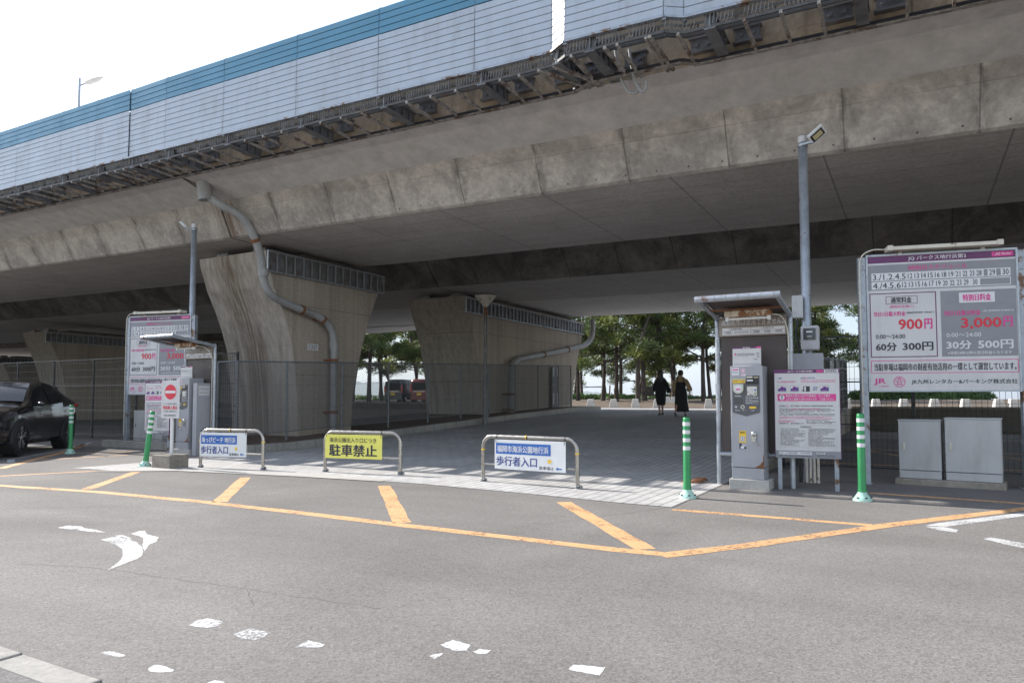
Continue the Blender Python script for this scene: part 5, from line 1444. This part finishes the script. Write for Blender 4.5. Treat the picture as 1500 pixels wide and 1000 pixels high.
for sgn in (1, -1):
    d1 = door_o[(sgn, 0)]
    side_patch([(.56,1.0,1.07),(.40,1.005,1.20),(.15,1.01,1.36),(-.1,1.02,1.42),(-.30,1.03,1.44)], M['glass'], "window", .010, sgn, d1)
    d2 = door_o[(sgn, 1)]
    side_patch([(-.36,1.035,1.44),(-.6,1.06,1.44),(-.85,1.09,1.40),(-1.05,1.13,1.33),(-1.22,1.20,1.24)], M['glass'], "window", .010, sgn, d2)
    side_patch([(.95,.20,.34),(.5,.20,.34),(0,.20,.34),(-.5,.20,.35),(-.93,.20,.36)], M['clad'], "sill", .012, sgn, car)
    for x in (1.32, -1.32):                     # arch lining, cladding lip and wheel
        b = MB(); n_ = 18; y = .885*sgn
        for r0, r1, ya, yb in ((.365, .405, -.02, .012),):
            pts = []
            for k in range(n_+1):
                a = math.pi*(-.08+1.16*k/n_); pts.append([(x+r0*math.cos(a), y+sgn*ya, .335+r0*math.sin(a)), (x+r0*math.cos(a), y+sgn*yb, .335+r0*math.sin(a)), (x+r1*math.cos(a), y+sgn*yb*.7, .335+r1*math.sin(a)), (x+r1*math.cos(a), y+sgn*(ya-.02), .335+r1*math.sin(a))])
            b.loft(pts, smooth=False)
        b.build("wheel_arch", M['clad'], car)
        b = MB(); b.lathe([(.37,-.26),(.37,.0)] if sgn > 0 else [(.37,0),(.37,.26)], 24, (x, y, .335), axis='y'); b.build("arch_liner", M['black'], car)
        w = MB(); prof = [(.235,-.10),(.30,-.105),(.335,-.085),(.342,-.03),(.342,.03),(.335,.085),(.30,.105),(.235,.10)]
        w.lathe(prof, 32, (x, y-sgn*.075, .342), axis='y', caps=False); wl = w.build("wheel", M['tyre'], car)
        w = MB(); yy = y+sgn*.01
        w.lathe([(.236,-.10),(.236,.0),(.222,.0)] if sgn > 0 else [(.222,0),(.236,0),(.236,.10)], 28, (x, yy, .342), 0, axis='y', caps=False)
        w.lathe([(.0,-.05),(.22,-.05)], 24, (x, yy, .342), 1, axis='y') if sgn > 0 else w.lathe([(.22,.05),(.0,.05)], 24, (x, yy, .342), 1, axis='y')
        for k in range(5):
            for da in (-.19, .19):
                a = k*2*math.pi/5+.3; c0 = (x+.05*math.cos(a), yy-sgn*.012, .342+.05*math.sin(a)); c1 = (x+.222*math.cos(a+da), yy-sgn*.006, .342+.222*math.sin(a+da))
                w.bar(c0, c1, .028, .022, up=(0,1,0))
        w.lathe([(.0,.012),(.045,.008),(.05,-.03)] if sgn > 0 else [(.05,.03),(.045,-.008),(.0,-.012)], 16, (x, yy, .342), 0, axis='y')
        w.build("rim", [M['rim'], M['black']], wl)
    b = MB(); b.loft([[(.62+.10*math.cos(a)*q, sgn*(.90+.12*t), 1.03+.06*math.sin(a)*q) for a in [k*math.pi/5 for k in range(10)]] for t, q in ((0,.3),(.3,.9),(.9,1),(1.2,.7))]); b.build("door_mirror", paint_m, car, subd=1)
    side_patch([(2.05,.66,.75),(1.9,.68,.80),(1.7,.74,.85),(1.5,.80,.88)], M['glass'], "headlight", .008, sgn, car)
    b = MB(); b.loft([[(x, sgn*(y0+.03*math.cos(a)), z+.035*math.sin(a)) for a in [k*math.pi/4 for k in range(8)]] for x, y0, z in ((-1.72,.90,1.02),(-1.9,.875,1.01),(-2.06,.80,.99),(-2.13,.66,.98))]); b.build("tail_light", M['tail'], car)
b = MB(); g = []
for (x, z, hw_) in ((.79,1.075,.70),(.62,1.195,.665),(.45,1.315,.63),(.28,1.40,.60),(.13,1.475,.56)):
    g.append([(x+.012, hw_*t, z+.004+.018*(1-t*t)) for t in (-1,-.6,-.2,.2,.6,1)])
b.loft(g, closed=False, caps=False); b.build("windscreen", M['glass'], car)
b = MB(); g = []
for (x, z, hw_) in ((-1.55,1.435,.50),(-1.75,1.34,.50),(-1.98,1.19,.52)): g.append([(x-.012, hw_*t, z+.02+.012*(1-t*t)) for t in (-1,-.5,0,.5,1)])
b.loft(g, closed=False, caps=False); b.build("rear_window", M['glass'], car)
b = MB(); b.loft([[(x, y, z+.02*math.sin(a)) for a, x in ((0,-1.50),(1.57,-1.62),(3.1,-1.78),(4.7,-1.6))] for y, z in ((-.52,1.44),(-.3,1.47),(.3,1.47),(.52,1.44))]); b.build("spoiler", paint_m, car)
b = MB(); b.box(2.20,2.25,-.45,.45,.33,.50); b.build("grille", M['clad'], car, bevel=.02)

# ------------------------------------------------------------------ two small vans beyond the wall
def van(label, x, y, z, rot, m):
    t = bpy.data.objects.new("small_van", None); COL.objects.link(t); tag(t, label, "van", "small vans parked by the sea"); t.location = (x, y, z); t.rotation_euler = (0, 0, rot)
    b = MB(); rings = []
    for yy, zt, w in ((0.0,1.60,.66),(.05,1.72,.71),(.5,1.78,.735),(2.2,1.77,.735),(2.55,1.55,.73),(2.75,1.05,.72),(3.25,.95,.70),(3.38,.80,.62)):
        rings.append([(sx*w*q, yy, zz) for sx, q, zz in ((-1,.9,.24),(-1,1,.40),(-1,1,min(.95,zt*.8)),(-1,.93,zt-.12),(-1,.80,zt),(1,.80,zt),(1,.93,zt-.12),(1,1,min(.95,zt*.8)),(1,1,.40),(1,.9,.24))])
    b.loft(rings); b.build("body", m, t)
    b = MB(); b.box(-.55,.55,-.02,.012,.98,1.50); b.build("rear_window", M['van_glass'], t, bevel=.03)
    for s in (-1, 1):
        b = MB(); b.box(s*.66-.055, s*.66+.055, -.03, .05, .78, 1.30); b.build("tail_light", M['tail'], t, bevel=.015)
        b = MB(); b.box(s*.705-.03, s*.705+.03, .35, 1.15, 1.02, 1.50); b.box(s*.705-.03, s*.705+.03, 1.22, 2.15, 1.02, 1.50); b.build("side_window", M['glass'], t)
        for yy in (.55, 2.85):
            b = MB(); b.lathe([(.0,-.08),(.18,-.085),(.27,-.08),(.28,.0),(.27,.08),(.18,.085),(.0,.08)], 20, (s*.66, yy, .28), axis='x'); w = b.build("wheel", M['tyre'], t)
            b = MB(); b.lathe([(.17,.0),(.16,.012),(.0,.02)] if s > 0 else [(.0,-.02),(.16,-.012),(.17,0)], 16, (s*.748, yy, .28), axis='x'); b.build("hub_cap", M['rim'], w)
    b = MB(); b.box(-.68,.68,-.06,.05,.25,.52); b.build("bumper", m if m is not paint_m else M['clad'], t, bevel=.03)
    b = MB(); b.box(-.17,.17,-.075,-.061,.60,.77); b.build("number_plate", M['yellow_p'], t); b = MB(); b.box(-.45,.45,-.035,.0,.84,.90); b.build("trim_bar", M['steel'], t)
M['van_glass'] = plain('dull_dark_glass', (.012,.013,.015), .35, var=.05, spec=.2); M['darkvan'] = plain("dark_grey_van_paint", (.035,.037,.045), .25, var=.08); M['redvan'] = plain("dark_red_van_paint", (.13,.010,.013), .25, var=.08)
van("dark grey small van seen through the fence, left of the red one", -8.75, 52.6, .84, R(-13), M['darkvan'])
van("dark red small van seen through the fence beside the far pier", -6.75, 52.0, .84, R(-12), M['redvan'])

# ------------------------------------------------------------------ two women walking away
def skin_body(name, verts, edges, radii, mat):
    me = bpy.data.meshes.new(name); me.from_pydata(verts, edges, []); me.materials.append(mat)
    o = bpy.data.objects.new(name, me); COL.objects.link(o)
    m = o.modifiers.new("skin", 'SKIN'); m.use_smooth_shade = True
    sv = me.skin_vertices[0].data if me.skin_vertices else None
    if sv is None:
        me.attributes
    for i, r in enumerate(radii):
        me.skin_vertices[0].data[i].radius = (r, r) if not isinstance(r, tuple) else r
    me.skin_vertices[0].data[0].use_root = True
    s = o.modifiers.new("subd", 'SUBSURF'); s.levels = 1; s.render_levels = 1
    return o
skin = plain("skin", (.42,.25,.18), .55, var=.08); M['hair'] = plain("black_hair", (.012,.010,.009), .45, var=.3, scale=20)
M['coat'] = plain("black_wool", (.010,.010,.012), .85, var=.2); M['tan'] = plain("tan_blouse_cloth", (.27,.20,.11), .8, var=.12); M['shoe'] = plain("black_shoe_leather", (.012,.011,.011), .4, var=.1); M['bagm'] = plain("patterned_bag_cloth", (.12,.10,.095), .8, var=.5, scale=14)
def person(label, u, v, heading, Ht, lfoot, rfoot, lhand, rhand):
    """standing figure facing +y; feet and hands give the pose (x,y,z)"""
    V = []; E = []; Rr = []
    def add(p, r, par=None):
        V.append(p); Rr.append(r); i = len(V)-1
        if par is not None: E.append((par, i))
        return i
    k = Ht/1.62
    pel = add((0,0,.86), (.145,.10)); wa = add((0,.0,1.02), (.115,.085), pel); ch = add((0,.0,1.20), (.135,.095), wa); sh = add((0,-.01,1.33), (.09,.075), ch)
    nk = add((0,.0,1.40), .045, sh); hd = add((0,.015,1.475), (.066,.075), nk); tp = add((0,.01,1.56), (.072,.085), hd)
    add((0,.115,1.485), .012, hd)
    for s in (-1, 1): add((s*.083,.01,1.49), .014, hd)
    for s, ft, hn in ((-1, lfoot, lhand), (1, rfoot, rhand)):
        hip = add((s*.085,0,.80), .088, pel); fx, fy, fz = ft
        kn = add((s*.08+(fx-s*.08)*.5, fy*.5+.05, .47), .056, hip); cf = add((s*.08+(fx-s*.08)*.75, fy*.8, .30+fz*.5), .050, kn); an = add((fx, fy-.01, .085+fz), .032, cf)
        he = add((fx, fy+.05, .045+fz*.7), .033, an); add((fx+s*.015, fy+.17, .03), .026, he)
        so = add((s*.155,-.01,1.31), .05, sh); hx, hy, hz = hn
        el = add((s*.20+(hx-s*.2)*.35, hy*.3-.05, 1.31+(hz-1.31)*.5), .038, so); wr = add((hx, hy, hz+.05), .024, el); pm = add((hx, hy+.01, hz-.02), .03, wr)
        for q in range(4):
            f0 = add((hx+s*.002, hy-.022+q*.015+.01, hz-.075-.004*(q in (1,2))), .0085, pm); add((hx-s*.012, hy-.020+q*.015+.012, hz-.105-.008*(q in (1,2))), .0075, f0)
        th = add((hx-s*.006, hy+.045, hz-.035), .010, pm); add((hx-s*.012, hy+.055, hz-.065), .0085, th)
    o = skin_body("person", V, E, Rr, skin); o.location = W(u, v, plaza_z(v)+.006); o.rotation_euler = (0, 0, heading); o.scale = (k, k, k)
    tag(o, label, "person", "women walking towards the sea")
    b = MB()
    for s in (-1, 1): b.lathe([(.0,.0),(.011,.004),(.012,.012),(.0,.02)], 8, (s*.03,.085,1.492), axis='y')
    b.build("eyes", M['white_i'], o)
    for s, ft in ((-1, lfoot), (1, rfoot)):
        fx, fy, fz = ft; b = MB()
        b.loft([[(fx+w*math.cos(a)+s*.008, y, zc+hh*math.sin(a)) for a in [j*math.pi/5 for j in range(10)]] for y, w, zc, hh in ((fy-.06,.026,.055+fz,.05),(fy-.01,.036,.05+fz*.9,.05),(fy+.07,.04,.035+fz*.5,.034),(fy+.15,.042,.025,.024),(fy+.205,.02,.02,.016))])
        b.build("shoe", M['shoe'], o)
    return o
def cloth_loft(name, mat, parent, rows, n=20, fold=0.0, open_=False):
    b = MB(); g = []
    for (cx, cy, z, rx, ry) in rows:
        g.append([(cx+rx*(1+fold*math.sin(5*a+z*3))*math.cos(a), cy+ry*(1+fold*math.sin(5*a+z*3))*math.sin(a), z) for a in [j*2*math.pi/n for j in range(n)]])
    b.loft(g, caps=not open_); return b.build(name, mat, parent, subd=1)
def sleeve(mat, parent, pts, rs, name="sleeve"):
    b = MB(); b.tube(smooth(pts, 3), [interp(i, [0, 3*(len(rs)-1)], [0, 1]) and rs[min(len(rs)-1, i//3)] for i in range(3*(len(pts)-1)+1)], 12); return b.build(name, mat, parent, subd=1)
p1_ = person("woman with long dark hair in a long black coat walking away with a bag", -8.16, 25.57, R(2), 1.64, (-.05,-.06,.0), (.09,.10,.0), (-.31,.02,.78), (.36,.05,.76))
cloth_loft("coat", M['coat'], p1_, [(0,-.01,1.40,.07,.07),(0,-.01,1.355,.15,.10),(0,-.01,1.28,.18,.12),(0,0,1.10,.185,.13),(0,0,.90,.20,.15),(0,0,.72,.20,.155),(0.01,0,.55,.185,.155),(.015,0,.44,.165,.15),(.02,0,.36,.15,.14)], fold=.03)
sleeve(M['coat'], p1_, [(-.13,-.01,1.33),(-.20,-.02,1.12),(-.25,-.01,.95),(-.27,.02,.84)], [.06,.065,.065,.06])
sleeve(M['coat'], p1_, [(.13,-.01,1.33),(.22,-.02,1.12),(.29,.0,.95),(.33,.03,.83)], [.06,.07,.085,.09])
cloth_loft("hair", M['hair'], p1_, [(0,.0,1.645,.03,.03),(0,-.005,1.625,.075,.085),(0,-.012,1.57,.10,.11),(0,-.03,1.50,.10,.092),(0,-.055,1.42,.095,.066),(0,-.075,1.33,.10,.055),(0,-.09,1.24,.085,.045),(0,-.095,1.17,.05,.03)], fold=.02)
t = bpy.data.objects.new("shoulder_bag", None); COL.objects.link(t); tag(t, "patterned tote bag hanging at the long haired woman's left side", "bag"); t.location = p1_.location; t.rotation_euler = p1_.rotation_euler
b = MB(); b.loft([[(-.40+w*sx, d*sy, z) for sx, sy in ((-1,-1),(1,-1),(1,1),(-1,1))] for w, d, z in ((.15,.07,.70),(.16,.08,.75),(.12,.05,1.0),(.10,.035,1.04))], smooth=False); b.build("bag_body", M['bagm'], t, bevel=.015)
b = MB(); b.tube(smooth([(-.47,0,1.03),(-.42,0,1.16),(-.34,-.01,1.24),(-.30,0,1.12),(-.33,0,1.03)], 4), .012, 6); b.build("strap", M['shoe'], t)
p2_ = person("woman with tied up hair in a tan blouse and long black strap dress", -7.21, 24.92, R(-20), 1.62, (-.17,-.24,.05), (.12,.14,.0), (-.24,.08,.80), (.30,-.02,.80))
cloth_loft("blouse", M['tan'], p2_, [(0,0,1.41,.065,.06),(0,-.005,1.36,.16,.09),(0,0,1.28,.185,.115),(0,0,1.14,.175,.12),(0,0,1.02,.155,.115)], fold=.03)
sleeve(M['tan'], p2_, [(.15,-.01,1.33),(.23,-.03,1.16),(.29,-.03,1.0),(.30,-.02,.88)], [.075,.085,.105,.05]); sleeve(M['tan'], p2_, [(-.15,-.01,1.33),(-.21,-.01,1.16),(-.24,.03,1.0),(-.24,.07,.88)], [.075,.08,.09,.05])
cloth_loft("dress", M['coat'], p2_, [(0,-.01,1.21,.17,.125),(0,-.01,1.12,.185,.135),(0,0,1.02,.165,.13),(0,0,.88,.195,.155),(0,0,.70,.21,.175),(.0,0,.50,.225,.20),(.01,.0,.33,.245,.22),(.03,.0,.17,.25,.22)], fold=.04)
b = MB()
for s in (-1, 1): b.tube(smooth([(s*.09,-.13,1.18),(s*.10,-.105,1.30),(s*.10,-.03,1.385),(s*.10,.07,1.33),(s*.09,.125,1.2)], 4), .014, 6)
b.build("straps", M['coat'], p2_)
cloth_loft("hair", M['hair'], p2_, [(0,.0,1.645,.03,.03),(0,-.005,1.625,.078,.088),(0,-.015,1.57,.10,.11),(0,-.03,1.50,.095,.088),(0,-.035,1.45,.06,.055)], fold=.02)
b = MB(); b.lathe([(.0,-.05),(.04,-.03),(.052,0),(.04,.035),(.0,.05)], 12, (0,-.10,1.56)); b.build("hair_bun", M['hair'], p2_, subd=1)
# ------------------------------------------------------------------ sea haze that fades the far hills
hz = bpy.data.materials.new("haze"); hz.use_nodes = True
hn = hz.node_tree; hn.nodes.clear()
ho = hn.nodes.new("ShaderNodeOutputMaterial"); hv = hn.nodes.new("ShaderNodeVolumePrincipled")
hv.inputs["Color"].default_value = (.62, .68, .75, 1); hv.inputs["Density"].default_value = 1.0e-4; hv.inputs["Anisotropy"].default_value = .2
hn.links.new(hv.outputs[0], ho.inputs["Volume"])
b = MB(); b.box(-16500, 16500, -600, 17500, -8, 300)
o = b.build("haze", hz); o["kind"] = "stuff"
